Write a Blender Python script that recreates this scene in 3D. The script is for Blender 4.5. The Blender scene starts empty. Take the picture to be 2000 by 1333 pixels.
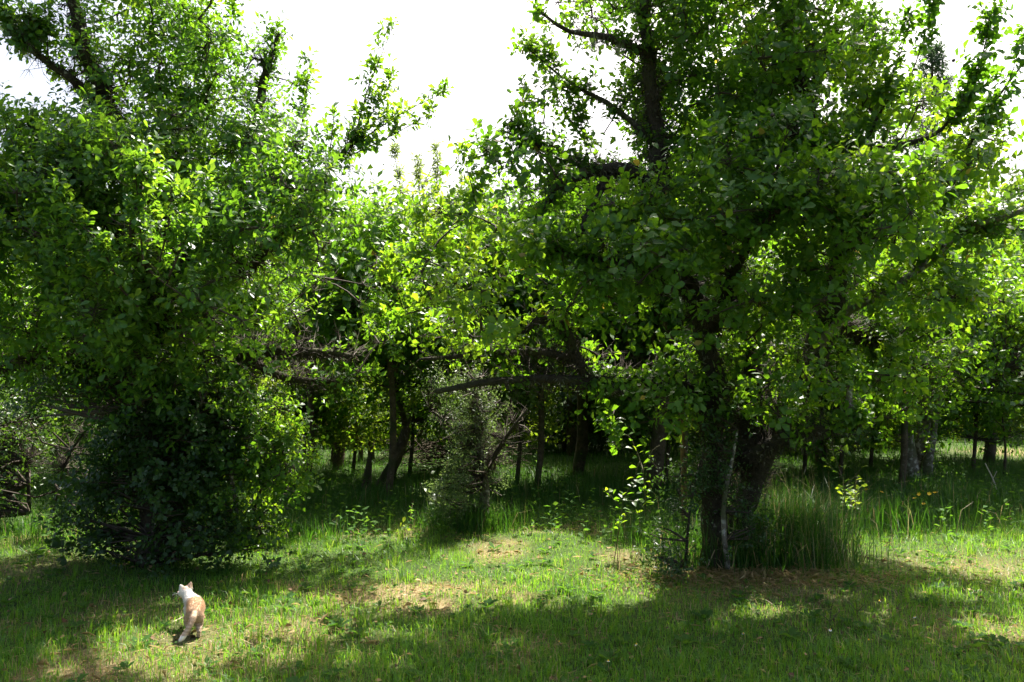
import bpy, math, random
import numpy as np
from mathutils import Vector, Matrix

random.seed(11)
rng = np.random.default_rng(11)
scene = bpy.context.scene
COL = scene.collection

# ------------------------------------------------------------------ camera, sky, sun, exposure
CAM_H = 1.6
F = 1555.0                       # focal length in pixels of the 2000 px wide photograph
PITCH = math.atan((715 - 666.5) / F)
cam_d = bpy.data.cameras.new('camera')
cam_d.sensor_width = 36.0
cam_d.lens = F / 2000 * 36
cam_d.clip_start = 0.05
cam_d.clip_end = 2000
cam = bpy.data.objects.new('camera', cam_d)
COL.objects.link(cam)
cam.location = (0, 0, CAM_H)
cam.rotation_euler = (math.radians(90) + PITCH, 0, 0)
scene.camera = cam

SUN_EL, SUN_AZ = math.radians(56), math.radians(22)      # azimuth measured clockwise from +Y (the view direction)
SUN = np.array([math.sin(SUN_AZ) * math.cos(SUN_EL), math.cos(SUN_AZ) * math.cos(SUN_EL), math.sin(SUN_EL)])
world = bpy.data.worlds.new('World')
scene.world = world
world.use_nodes = True
wn = world.node_tree
bg = wn.nodes['Background']
sky = wn.nodes.new('ShaderNodeTexSky')
sky.sky_type = 'NISHITA'
sky.sun_disc = False
sky.sun_elevation = SUN_EL
sky.sun_rotation = SUN_AZ
sky.air_density = 1.0
sky.dust_density = 8.0
sky.ozone_density = 1.0
wn.links.new(sky.outputs[0], bg.inputs[0])
bg.inputs[1].default_value = 0.095
sl = bpy.data.lights.new('sun', 'SUN')
sl.energy = 5.0
sl.angle = math.radians(0.5)
sl.color = (1.0, 0.95, 0.86)
so = bpy.data.objects.new('sun', sl)
COL.objects.link(so)
so.rotation_euler = Vector(-SUN).to_track_quat('-Z', 'Y').to_euler()
so.location = (5, 12, 20)
scene.view_settings.view_transform = 'Standard'
scene.view_settings.look = 'None'
scene.view_settings.gamma = 1
scene.view_settings.use_curve_mapping = False
scene.view_settings.exposure = 1.8
cy = scene.cycles
cy.max_bounces = 7
cy.diffuse_bounces = 4
cy.glossy_bounces = 2
cy.transmission_bounces = 4
cy.use_denoising = True
cy.caustics_reflective = False
cy.caustics_refractive = False

# ------------------------------------------------------------------ helpers: maths
cp, sp_ = math.cos(PITCH), math.sin(PITCH)


def ray(px, py):
    x, y = (px - 1000) / F, (666.5 - py) / F
    return np.array([x, cp - y * sp_, sp_ + y * cp])


def at(px, py, d):
    """point seen at pixel (px, py) of the photograph, d metres in front (along +Y)"""
    r = ray(px, py)
    return np.array([0, 0, CAM_H]) + r * (d / r[1])


def gpt(px, py):
    r = ray(px, py)
    t = -CAM_H / r[2]
    return r[0] * t, r[1] * t


def proj(p):
    x, y, z = p[..., 0], p[..., 1], p[..., 2] - CAM_H
    dep = y * cp + z * sp_
    up = -y * sp_ + z * cp
    dep = np.maximum(dep, 1e-3)
    return 1000 + x / dep * F, 666.5 - up / dep * F, dep


_tab = rng.random((256, 256))


def vnoise(x, y):
    xi, yi = np.floor(x).astype(int), np.floor(y).astype(int)
    fx, fy = x - xi, y - yi
    fx, fy = fx * fx * (3 - 2 * fx), fy * fy * (3 - 2 * fy)
    a, b = _tab[xi & 255, yi & 255], _tab[(xi + 1) & 255, yi & 255]
    c, d = _tab[xi & 255, (yi + 1) & 255], _tab[(xi + 1) & 255, (yi + 1) & 255]
    return (a * (1 - fx) + b * fx) * (1 - fy) + (c * (1 - fx) + d * fx) * fy


def fbm(x, y, o=4):
    s, a, t = 0, 0.5, 0
    x, y = np.asarray(x, float), np.asarray(y, float)
    for k in range(o):
        s = s + a * vnoise(x * 2 ** k + 17.3 * k, y * 2 ** k + 9.1 * k)
        t += a
        a *= 0.5
    return s / t


def gz(x, y):
    return (fbm(np.asarray(x) * 0.35 + 40, np.asarray(y) * 0.35 + 40, 3) - 0.5) * 0.10


def norm(v):
    return v / np.maximum(np.linalg.norm(v, axis=-1, keepdims=True), 1e-9)


def randdir(n):
    return norm(rng.normal(size=(n, 3)))


# ------------------------------------------------------------------ helpers: meshes and objects
def mk_mesh(name, verts, tris=None, quads=None, mat=None, attrs=None, smooth=False, mats=None, midx=None):
    me = bpy.data.meshes.new(name)
    verts = np.asarray(verts, np.float32).reshape(-1, 3)
    tris = np.zeros((0, 3), np.int32) if tris is None else np.asarray(tris, np.int32).reshape(-1, 3)
    quads = np.zeros((0, 4), np.int32) if quads is None else np.asarray(quads, np.int32).reshape(-1, 4)
    me.vertices.add(len(verts))
    me.vertices.foreach_set('co', verts.ravel())
    nl = tris.size + quads.size
    me.loops.add(nl)
    me.loops.foreach_set('vertex_index', np.concatenate([tris.ravel(), quads.ravel()]))
    nt, nq = len(tris), len(quads)
    me.polygons.add(nt + nq)
    st = np.concatenate([np.arange(nt) * 3, nt * 3 + np.arange(nq) * 4]).astype(np.int32)
    me.polygons.foreach_set('loop_start', st)
    if smooth:
        me.polygons.foreach_set('use_smooth', np.ones(nt + nq, bool))
    me.update(calc_edges=True)
    for k, v in (attrs or {}).items():
        v = np.asarray(v, np.float32)
        if v.ndim == 2:
            a = me.attributes.new(k, 'FLOAT_COLOR', 'POINT')
            a.data.foreach_set('color', np.concatenate([v, np.ones((len(v), 1), np.float32)], 1).ravel())
        else:
            a = me.attributes.new(k, 'FLOAT', 'POINT')
            a.data.foreach_set('value', v)
    if mat:
        me.materials.append(mat)
    return me


def link(name, me, parent=None, loc=None):
    o = bpy.data.objects.new(name, me)
    COL.objects.link(o)
    if parent:
        o.parent = parent
    if loc is not None:
        o.location = loc
    return o


def thing(name, label, cat, loc=(0, 0, 0), group=None, me=None):
    o = bpy.data.objects.new(name, me)
    COL.objects.link(o)
    o.location = loc
    o['label'] = label
    o['category'] = cat
    if group:
        o['group'] = group
    return o


def resample(pts, step):
    pts = np.asarray(pts, float)
    # Catmull-Rom through the guide points (columns: x y z r)
    P = np.vstack([2 * pts[0] - pts[1], pts, 2 * pts[-1] - pts[-2]])
    out = []
    for i in range(1, len(P) - 2):
        L = np.linalg.norm(P[i + 1, :3] - P[i, :3])
        n = max(2, int(L / step))
        t = np.linspace(0, 1, n, endpoint=False)[:, None]
        p0, p1, p2, p3 = P[i - 1], P[i], P[i + 1], P[i + 2]
        out.append(0.5 * (2 * p1 + (p2 - p0) * t + (2 * p0 - 5 * p1 + 4 * p2 - p3) * t ** 2 + (3 * p1 - p0 - 3 * p2 + p3) * t ** 3))
    out.append(pts[-1:])
    r = np.vstack(out)
    r[:, 3] = np.maximum(r[:, 3], 0.002)
    return r


def tube(p, sides=8, rough=0.12, cap=True):
    """verts, quads, tris of a tube along p (x y z r), gnarled by noise"""
    n = len(p)
    c, r = p[:, :3], p[:, 3]
    T = norm(np.gradient(c, axis=0))
    ref = np.array([1.0, 0.13, 0.07]) if abs(T[0, 0]) < 0.8 else np.array([0.1, 1.0, 0.05])
    U = np.zeros_like(T)
    u = ref
    for i in range(n):
        u = u - T[i] * np.dot(u, T[i])
        u = u / np.linalg.norm(u)
        U[i] = u
    V = np.cross(T, U)
    ang = np.linspace(0, 2 * math.pi, sides, endpoint=False)
    s0 = rng.random() * 100
    arc = np.concatenate([[0], np.cumsum(np.linalg.norm(np.diff(c, axis=0), axis=1))])
    A, S = np.meshgrid(ang, arc)
    nz = fbm(np.cos(A) * 1.3 + S * 1.5 + s0, np.sin(A) * 1.3 + S * 5 + s0, 3) - 0.5
    R = r[:, None] * (1 + nz * rough * 4)
    vv = c[:, None, :] + (np.cos(A) * R)[..., None] * U[:, None, :] + (np.sin(A) * R)[..., None] * V[:, None, :]
    verts = vv.reshape(-1, 3)
    i, j = np.meshgrid(np.arange(n - 1), np.arange(sides), indexing='ij')
    a = i * sides + j
    b = i * sides + (j + 1) % sides
    quads = np.stack([a, b, b + sides, a + sides], -1).reshape(-1, 4)
    tris = np.zeros((0, 3), int)
    if cap:
        verts = np.vstack([verts, c[-1] + T[-1] * r[-1] * 0.6, c[0]])
        k = (n - 1) * sides
        jj = np.arange(sides)
        tris = np.vstack([np.stack([k + jj, k + (jj + 1) % sides, np.full(sides, len(verts) - 2)], 1),
                          np.stack([(jj + 1) % sides, jj, np.full(sides, len(verts) - 1)], 1)])
    return verts, quads, tris


class MB:
    """collects pieces of ONE mesh"""

    def __init__(self):
        self.v, self.q, self.t, self.n, self.a = [], [], [], 0, {}

    def add(self, vs_, q=None, t=None, **attrs):
        self.v.append(vs_)
        if q is not None and len(q):
            self.q.append(np.asarray(q) + self.n)
        if t is not None and len(t):
            self.t.append(np.asarray(t) + self.n)
        for k, x in attrs.items():
            self.a.setdefault(k, []).append(x)
        self.n += len(vs_)

    def build(self, name, mat, parent=None, off=None, smooth=False, kind=None):
        v = np.vstack(self.v)
        if off is not None:
            v = v - np.asarray(off)
        me = mk_mesh(name, v, np.vstack(self.t) if self.t else None, np.vstack(self.q) if self.q else None, mat,
                     {k: np.concatenate(x) for k, x in self.a.items()}, smooth)
        o = link(name, me, parent)
        if kind:
            o['kind'] = kind
        return o


def stems(base, mid, tip, r0, r1):
    """many thin 3-sided twigs at once"""
    n = len(base)
    if n == 0:
        return np.zeros((0, 3)), np.zeros((0, 4), int)
    T = norm(tip - base)
    ref = np.where(np.abs(T[:, 2:3]) < 0.9, np.array([[0, 0, 1.0]]), np.array([[1.0, 0, 0]]))
    U = norm(np.cross(T, ref))
    V = np.cross(T, U)
    rings = []
    r0 = np.broadcast_to(np.asarray(r0, float), (n,))[:, None]
    r1 = np.broadcast_to(np.asarray(r1, float), (n,))[:, None]
    for c, r in ((base, r0), (mid, (r0 + r1) / 2), (tip, r1)):
        for k in range(3):
            a = k * 2.0944
            rings.append(c + (U * math.cos(a) + V * math.sin(a)) * r)
    v = np.stack(rings, 1).reshape(-1, 3)
    f = []
    for s in (0, 3):
        for k in range(3):
            f.append([s + k, s + (k + 1) % 3, s + 3 + (k + 1) % 3, s + 3 + k])
    f = np.array(f)
    q = (np.arange(n)[:, None, None] * 9 + f[None]).reshape(-1, 4)
    return v, q


def thin(base, tip, r0, r1):
    """the thinnest twigs: one tapering three-sided length each"""
    n = len(base)
    T = norm(tip - base)
    U = norm(np.cross(T, np.where(np.abs(T[:, 2:3]) < 0.9, np.array([[0, 0, 1.0]]), np.array([[1.0, 0, 0]]))))
    V = np.cross(T, U)
    rg = [base + (U * math.cos(k * 2.0944) + V * math.sin(k * 2.0944)) * r0 for k in range(3)] + [tip + (U - V) * 0]
    f = np.array([[0, 1, 3], [1, 2, 3], [2, 0, 3]])
    return np.stack(rg, 1).reshape(-1, 3), (np.arange(n)[:, None, None] * 4 + f[None]).reshape(-1, 3)


# leaf shapes: x across, y along, z up off the blade
LEAF7 = np.array([[0, 0, 0], [0, .52, .0], [0, 1, -.10], [-.20, .36, .06], [-.29, .72, .05], [.20, .36, .06], [.29, .72, .05]])
LEAF7_T = np.array([[0, 1, 3], [1, 4, 3], [1, 2, 4], [0, 5, 1], [1, 5, 6], [1, 6, 2]])
LEAF4 = np.array([[0, 0, 0], [-.27, .55, .07], [.27, .55, .07], [0, 1, -.06]])
LEAF4_T = np.array([[0, 3, 1], [0, 2, 3]])


def frames(d, nrm):
    Y = norm(d)
    Z = norm(nrm - Y * np.sum(nrm * Y, 1, keepdims=True))
    X = np.cross(Y, Z)
    return X, Y, Z


def leaf_verts(pos, d, nrm, size, width=1.0, shape=LEAF7):
    X, Y, Z = frames(d, nrm)
    s = size[:, None, None]
    return (pos[:, None, :] + s * (shape[None, :, 0:1] * width * X[:, None, :] + shape[None, :, 1:2] * Y[:, None, :] + shape[None, :, 2:3] * Z[:, None, :] * (.9 + .9 * rng.normal(size=(len(pos), 1, 1)))))


def leaf_mesh(pos, d, nrm, size, v, width=1.0, fine=True):
    shape, T = (LEAF7, LEAF7_T) if fine else (LEAF4, LEAF4_T)
    vv = leaf_verts(pos, d, nrm, size, width, shape)
    n, k = len(pos), len(shape)
    t = (np.arange(n)[:, None, None] * k + T[None]).reshape(-1, 3)
    return vv.reshape(-1, 3), t, np.repeat(v, k)


# ------------------------------------------------------------------ materials
def nodes(name):
    m = bpy.data.materials.new(name)
    m.use_nodes = True
    nt = m.node_tree
    return m, nt, nt.nodes['Principled BSDF'], nt.nodes['Material Output']


def ramp(nt, stops, src=None):
    r = nt.nodes.new('ShaderNodeValToRGB')
    el = r.color_ramp.elements
    while len(el) < len(stops):
        el.new(0.5)
    for e, (p, c) in zip(el, stops):
        e.position = p
        e.color = (*c, 1)
    if src is not None:
        nt.links.new(src, r.inputs[0])
    return r


def attr(nt, name):
    a = nt.nodes.new('ShaderNodeAttribute')
    a.attribute_name = name
    return a


def leaf_mat(name, stops, tstops, trans=0.45, rough=0.42, spec=0.5):
    """leaf: reflecting upper side plus light let through; both tints vary leaf by leaf"""
    m, nt, p, out = nodes(name)
    a = attr(nt, 'v')
    c = ramp(nt, stops, a.outputs['Fac'])
    tc = ramp(nt, tstops, a.outputs['Fac'])
    nt.links.new(c.outputs[0], p.inputs['Base Color'])
    p.inputs['Roughness'].default_value = rough
    p.inputs['Specular IOR Level'].default_value = spec
    tr = nt.nodes.new('ShaderNodeBsdfTranslucent')
    nt.links.new(tc.outputs[0], tr.inputs[0])
    mx = nt.nodes.new('ShaderNodeMixShader')
    mx.inputs[0].default_value = trans
    nt.links.new(p.outputs[0], mx.inputs[1])
    nt.links.new(tr.outputs[0], mx.inputs[2])
    nt.links.new(mx.outputs[0], out.inputs[0])
    return m


def bark_mat(name, dark, mid, spot, moss, spots=0.62, scale=14):
    m, nt, p, out = nodes(name)
    g = nt.nodes.new('ShaderNodeNewGeometry')
    n1 = nt.nodes.new('ShaderNodeTexNoise')
    n1.inputs['Scale'].default_value = scale
    n1.inputs['Detail'].default_value = 8
    n1.inputs['Roughness'].default_value = 0.7
    nt.links.new(g.outputs['Position'], n1.inputs['Vector'])
    c1 = ramp(nt, [(0.35, dark), (0.65, mid)], n1.outputs[0])
    n2 = nt.nodes.new('ShaderNodeTexNoise')
    n2.inputs['Scale'].default_value = scale * 1.6
    n2.inputs['Detail'].default_value = 5
    nt.links.new(g.outputs['Position'], n2.inputs['Vector'])
    f2 = ramp(nt, [(spots, (0, 0, 0)), (spots + 0.06, (1, 1, 1))], n2.outputs[0])
    mx = nt.nodes.new('ShaderNodeMixRGB')
    nt.links.new(f2.outputs[0], mx.inputs[0])
    nt.links.new(c1.outputs[0], mx.inputs[1])
    mx.inputs[2].default_value = (*spot, 1)
    n3 = nt.nodes.new('ShaderNodeTexNoise')
    n3.inputs['Scale'].default_value = scale * 0.3
    n3.inputs['Detail'].default_value = 6
    nt.links.new(g.outputs['Position'], n3.inputs['Vector'])
    f3 = ramp(nt, [(0.5, (0, 0, 0)), (0.62, (1, 1, 1))], n3.outputs[0])
    mx2 = nt.nodes.new('ShaderNodeMixRGB')
    nt.links.new(f3.outputs[0], mx2.inputs[0])
    nt.links.new(mx.outputs[0], mx2.inputs[1])
    mx2.inputs[2].default_value = (*moss, 1)
    nt.links.new(mx2.outputs[0], p.inputs['Base Color'])
    p.inputs['Roughness'].default_value = 0.9
    p.inputs['Specular IOR Level'].default_value = 0.2
    b = nt.nodes.new('ShaderNodeBump')
    b.inputs['Strength'].default_value = 0.9
    b.inputs['Distance'].default_value = 0.03
    nt.links.new(n1.outputs[0], b.inputs['Height'])
    nt.links.new(b.outputs[0], p.inputs['Normal'])
    return m


def plain_mat(name, col, rough=0.8, spec=0.2, vary=0.25, scale=30):
    m, nt, p, out = nodes(name)
    n1 = nt.nodes.new('ShaderNodeTexNoise')
    n1.inputs['Scale'].default_value = scale
    n1.inputs['Detail'].default_value = 5
    c = ramp(nt, [(0.3, tuple(x * (1 - vary) for x in col)), (0.7, tuple(min(1, x * (1 + vary)) for x in col))], n1.outputs[0])
    g = nt.nodes.new('ShaderNodeNewGeometry')
    nt.links.new(g.outputs['Position'], n1.inputs['Vector'])
    nt.links.new(c.outputs[0], p.inputs['Base Color'])
    p.inputs['Roughness'].default_value = rough
    p.inputs['Specular IOR Level'].default_value = spec
    return m


def colour_attr_mat(name, trans=0.0, rough=0.7, spec=0.2):
    m, nt, p, out = nodes(name)
    a = attr(nt, 'col')
    nt.links.new(a.outputs['Color'], p.inputs['Base Color'])
    p.inputs['Roughness'].default_value = rough
    p.inputs['Specular IOR Level'].default_value = spec
    if trans:
        tr = nt.nodes.new('ShaderNodeBsdfTranslucent')
        nt.links.new(a.outputs['Color'], tr.inputs[0])
        mx = nt.nodes.new('ShaderNodeMixShader')
        mx.inputs[0].default_value = trans
        nt.links.new(p.outputs[0], mx.inputs[1])
        nt.links.new(tr.outputs[0], mx.inputs[2])
        nt.links.new(mx.outputs[0], out.inputs[0])
    return m


M = {}
M['plum_leaf'] = leaf_mat('plum_leaf', [(0, (.030, .085, .014)), (.6, (.055, .130, .020)), (.95, (.088, .162, .028)), (1, (.24, .19, .05))],
                          [(0, (.060, .21, .010)), (.5, (.19, .40, .012)), (.95, (.46, .59, .025)), (1, (.55, .42, .05))], 0.5, 0.42, 0.38)
M['plum_leaf_left'] = leaf_mat('plum_leaf_left', [(0, (.030, .090, .020)), (.6, (.050, .130, .026)), (1, (.085, .165, .035))],
                               [(0, (.060, .21, .012)), (.5, (.19, .40, .016)), (1, (.46, .60, .035))], 0.5, 0.40, 0.42)
M['ivy_leaf'] = leaf_mat('ivy_leaf', [(0, (.014, .040, .010)), (1, (.035, .085, .020))],
                         [(0, (.05, .13, .012)), (1, (.13, .26, .02))], 0.30, 0.42, 0.35)
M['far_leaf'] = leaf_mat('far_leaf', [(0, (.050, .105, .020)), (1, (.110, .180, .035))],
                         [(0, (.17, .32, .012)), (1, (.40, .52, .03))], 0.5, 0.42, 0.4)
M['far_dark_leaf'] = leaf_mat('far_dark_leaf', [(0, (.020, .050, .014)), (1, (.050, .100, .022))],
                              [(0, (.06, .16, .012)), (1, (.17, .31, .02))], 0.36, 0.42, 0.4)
M['weed_leaf'] = leaf_mat('weed_leaf', [(0, (.030, .085, .018)), (1, (.075, .15, .03))], [(0, (.09, .24, .012)), (1, (.22, .40, .03))], .42, .75, .12)
M['willow_leaf'] = leaf_mat('willow_leaf', [(0, (.10, .16, .05)), (1, (.17, .22, .07))],
                            [(0, (.28, .42, .08)), (1, (.46, .56, .12))], 0.48, 0.45, 0.4)
M['grey_leaf'] = leaf_mat('grey_leaf', [(0, (.036, .080, .026)), (1, (.10, .155, .058))],
                          [(0, (.11, .20, .04)), (1, (.24, .34, .08))], 0.36, 0.45, 0.4)
M['needle'] = leaf_mat('needle', [(0, (.045, .085, .045)), (1, (.085, .14, .075))],
                       [(0, (.10, .20, .07)), (1, (.18, .30, .10))], 0.35, 0.5, 0.3)
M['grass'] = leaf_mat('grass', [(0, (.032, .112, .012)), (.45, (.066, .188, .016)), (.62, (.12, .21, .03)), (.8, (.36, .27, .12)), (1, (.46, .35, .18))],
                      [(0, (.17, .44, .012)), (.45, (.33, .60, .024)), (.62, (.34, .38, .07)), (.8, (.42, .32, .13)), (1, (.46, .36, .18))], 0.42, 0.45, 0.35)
M['shaded_rank_grass'] = leaf_mat('shaded_rank_grass', [(0, (.022, .070, .012)), (.45, (.045, .115, .018)), (.62, (.10, .13, .03)), (.8, (.28, .22, .10)), (1, (.40, .31, .16))],
                           [(0, (.06, .19, .010)), (.45, (.12, .30, .015)), (.62, (.22, .28, .05)), (.8, (.32, .25, .11)), (1, (.40, .31, .16))], .36, .5, .3)  # deep green of rank grass, darkened so the ground under the trees looks shaded
M['bark'] = bark_mat('bark', (.020, .016, .011), (.060, .050, .037), (.27, .26, .21), (.045, .048, .020))
M['bark_pale'] = bark_mat('bark_pale', (.09, .075, .06), (.22, .19, .155), (.42, .40, .35), (.09, .095, .05), 0.52)
M['bark_far'] = bark_mat('bark_far', (.045, .034, .024), (.12, .09, .063), (.15, .13, .10), (.05, .055, .025))
M['bark_red'] = bark_mat('bark_red', (.11, .045, .025), (.22, .10, .055), (.26, .17, .11), (.10, .07, .035), 0.66)
M['twig'] = plain_mat('twig', (.055, .043, .032))
M['twig_green'] = plain_mat('twig_green', (.09, .085, .045))
M['lichen'] = leaf_mat('lichen', [(0, (.030, .024, .016)), (.45, (.062, .050, .034)), (.75, (.075, .080, .040)), (1, (.20, .20, .15))],
                       [(0, (.03, .025, .015)), (1, (.16, .16, .10))], .12, .95, .05)
M['beard'] = plain_mat('beard', (.30, .31, .22), 0.95, 0.05, 0.3, 9)
M['wood'] = plain_mat('wood', (.15, .10, .062), 0.85, 0.15, 0.35, 25)
M['deadwood'] = plain_mat('deadwood', (.42, .37, .30), 0.9, 0.1, 0.25, 25)
M['petal'] = plain_mat('petal', (.80, .52, .02), 0.5, 0.3, 0.1)
M['petal_white'] = plain_mat('petal_white', (.80, .80, .78), 0.6, 0.2, 0.05)
M['fruit'] = plain_mat('fruit', (.030, .018, .016), 0.5, 0.4, 0.3, 60)

# ------------------------------------------------------------------ gaps in the canopy through which the sun reaches the lawn
LIT = []


def lit(px, py, rx, ry, k=0.96, zmin=0.0):
    x, y = gpt(px, py)
    x1, _ = gpt(px + rx, py)
    _, y1 = gpt(px, py - ry)
    _, y0 = gpt(px, py + ry)
    LIT.append((x, (y0 + y1) / 2, x1 - x, (y1 - y0) / 2, k, zmin))


lit(1050, 1105, 200, 62, .99)
lit(1190, 1150, 90, 45, .9)
lit(880, 1160, 150, 36, .96)
lit(690, 1062, 120, 20, .95)
lit(380, 1215, 50, 45, .995)
lit(330, 1290, 270, 42, .99)
lit(560, 1185, 110, 20, .7)
lit(520, 1240, 120, 22, .8)
lit(400, 1140, 90, 34, .9, 1.4)
lit(1350, 1232, 70, 15, .75)
lit(1480, 1205, 60, 13, .7)
lit(1130, 1205, 90, 17, .8)
lit(820, 1240, 90, 16, .75)
lit(1640, 1290, 60, 12, .7)
lit(200, 1240, 80, 13, .7)
lit(700, 1300, 110, 14, .75)
lit(1000, 1275, 50, 10, .7)
lit(1900, 1105, 110, 45, .96)
lit(1850, 1062, 130, 22, .92)
lit(1850, 1170, 60, 14, .8)
lit(1940, 1240, 60, 25, .9)
lit(60, 1050, 80, 40, .95)
lit(60, 1130, 70, 14, .9)
lit(260, 1185, 90, 14, .85)
lit(1670, 1190, 70, 22, .7)
lit(1960, 885, 90, 16, .96)
lit(1720, 880, 70, 20, .8)

lit(620, 922, 130, 34, .9, 1.5)
lit(850, 930, 150, 34, .9, 1.5)
lit(1030, 938, 70, 28, .85, 1.5)
lit(1330, 935, 60, 20, .93, 2.2)
lit(1560, 920, 90, 24, .93, 2.0)
lit(1800, 935, 120, 24, .95, 2.0)
lit(90, 930, 120, 30, .95, 1.8)
lit(870, 1060, 120, 30, .88, 1.5)
lit(450, 965, 60, 16, .8, 1.5)


def shaded(p):
    """True where a leaf may stay (False inside the sun's shafts)"""
    g = p[:, :2] - SUN[None, :2] / SUN[2] * p[:, 2:3]
    keep = np.ones(len(p), bool)
    nz = fbm(g[:, 0] * 4.2 + 5, g[:, 1] * 4.2 + 5, 3)
    u = rng.random(len(p))
    for x, y, rx, ry, k, zmin in LIT:
        q = ((g[:, 0] - x) / rx) ** 2 + ((g[:, 1] - y) / ry) ** 2
        inside = q < 0.1 + 1.9 * nz
        keep &= ~(inside & (u < k) & (p[:, 2] > zmin))
    return keep


# ------------------------------------------------------------------ ground
def dryness(x, y):
    n = fbm(x * 0.9 + 3, y * 0.9 + 8, 4) * 0.75 + fbm(x * 4 + 31, y * 4 + 2, 3) * 0.25
    d = np.clip((n - 0.565) * 4.4, 0, 1)
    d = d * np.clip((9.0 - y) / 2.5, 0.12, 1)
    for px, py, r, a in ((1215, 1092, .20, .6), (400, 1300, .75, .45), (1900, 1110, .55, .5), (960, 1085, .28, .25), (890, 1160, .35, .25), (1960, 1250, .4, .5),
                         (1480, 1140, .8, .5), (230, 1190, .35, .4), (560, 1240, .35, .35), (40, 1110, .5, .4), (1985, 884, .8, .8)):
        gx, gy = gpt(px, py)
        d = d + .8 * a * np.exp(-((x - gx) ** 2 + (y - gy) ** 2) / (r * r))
    return np.clip(d, 0, 1)


def grid(xs, ys):
    X, Y = np.meshgrid(xs, ys)
    n, m = X.shape
    i, j = np.meshgrid(np.arange(n - 1), np.arange(m - 1), indexing='ij')
    a = i * m + j
    q = np.stack([a, a + 1, a + m + 1, a + m], -1).reshape(-1, 4)
    return X.ravel(), Y.ravel(), q


xs = np.concatenate([[-400, -120, -40, -20], np.arange(-12, 12.01, .12), [20, 40, 120, 400]])
ys = np.concatenate([[-300, -60, -15, -5], np.arange(0, 18.01, .12), [22, 30, 60, 150, 600]])
gx, gy, gq = grid(xs, ys)
gh = gz(gx, gy) + (fbm(gx * 6, gy * 6, 3) - .5) * 0.02
gm, nt, p, out = nodes('ground')
a = attr(nt, 'dry')
n1 = nt.nodes.new('ShaderNodeTexNoise')
n1.inputs['Scale'].default_value = 38
n1.inputs['Detail'].default_value = 8
n1.inputs['Roughness'].default_value = 0.75
geo = nt.nodes.new('ShaderNodeNewGeometry')
nt.links.new(geo.outputs['Position'], n1.inputs['Vector'])
cgreen = ramp(nt, [(.35, (.022, .045, .010)), (.65, (.060, .095, .024))], n1.outputs[0])
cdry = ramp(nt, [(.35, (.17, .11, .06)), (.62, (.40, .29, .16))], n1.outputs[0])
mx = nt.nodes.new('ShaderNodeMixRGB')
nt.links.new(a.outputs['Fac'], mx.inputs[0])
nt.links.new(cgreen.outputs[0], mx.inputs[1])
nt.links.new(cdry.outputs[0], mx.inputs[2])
nt.links.new(mx.outputs[0], p.inputs['Base Color'])
p.inputs['Roughness'].default_value = 0.95
p.inputs['Specular IOR Level'].default_value = 0.1
b = nt.nodes.new('ShaderNodeBump')
b.inputs['Strength'].default_value = 0.8
b.inputs['Distance'].default_value = 0.02
nt.links.new(n1.outputs[0], b.inputs['Height'])
nt.links.new(b.outputs[0], p.inputs['Normal'])
g_o = link('ground', mk_mesh('ground', np.stack([gx, gy, gh], 1), None, gq, gm, {'dry': dryness(gx, gy)}, True))
g_o['kind'] = 'structure'


# ------------------------------------------------------------------ grass
def blades(x, y, h, w, v, lean=0.5, lod=False):
    n = len(x)
    base = np.stack([x, y, gz(x, y) - 0.004], 1)
    az = rng.random(n) * 2 * math.pi
    side = np.stack([np.cos(az), np.sin(az), np.zeros(n)], 1)
    ln = (rng.random(n) ** 1.3) * lean
    la = az + math.pi / 2 + rng.normal(size=n) * .5
    ld = np.stack([np.cos(la), np.sin(la), np.zeros(n)], 1)
    up = np.array([0, 0, 1.0])
    mid = base + h[:, None] * (up * .58 + ld * (ln * .30)[:, None])
    tip = base + h[:, None] * (up * (1 - .35 * ln)[:, None] + ld * (ln * .95)[:, None])
    w = w[:, None] / 2
    vv = np.stack([base - side * w, base + side * w, mid - side * w * .8, mid + side * w * .8, tip], 1).reshape(-1, 3)
    if lod:
        return np.stack([base - side * w, base + side * w, tip], 1).reshape(-1, 3), np.arange(n * 3).reshape(-1, 3), np.repeat(v, 3)
    T = np.array([[0, 1, 3], [0, 3, 2], [2, 3, 4]])
    t = (np.arange(n)[:, None, None] * 5 + T[None]).reshape(-1, 3)
    return vv, t, np.repeat(v, 5)


def scatter(n, y0, y1, pw=1.0, margin=1.15):
    """points over the trapezoid in view, denser near the camera"""
    u = rng.random(n) ** pw
    y = y0 + (y1 - y0) * u
    w_ = y * .643 * margin * .93 + .2
    out_ = rng.random(n) < .22                      # a thinner margin beyond what is in view
    x = np.where(out_, w_ + rng.random(n) * (1.7 + .15 * y), rng.random(n) * w_) * np.where(rng.random(n) < .5, -1, 1)
    return x, y


CATX, CATY = gpt(376, 1250)


def trodden(x, y):
    """1 on open lawn, small where the cat stands on the grass"""
    return np.clip((np.hypot(x - CATX - .02, (y - CATY + .02) * .8) - .07) / .16, .22, 1)


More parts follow.
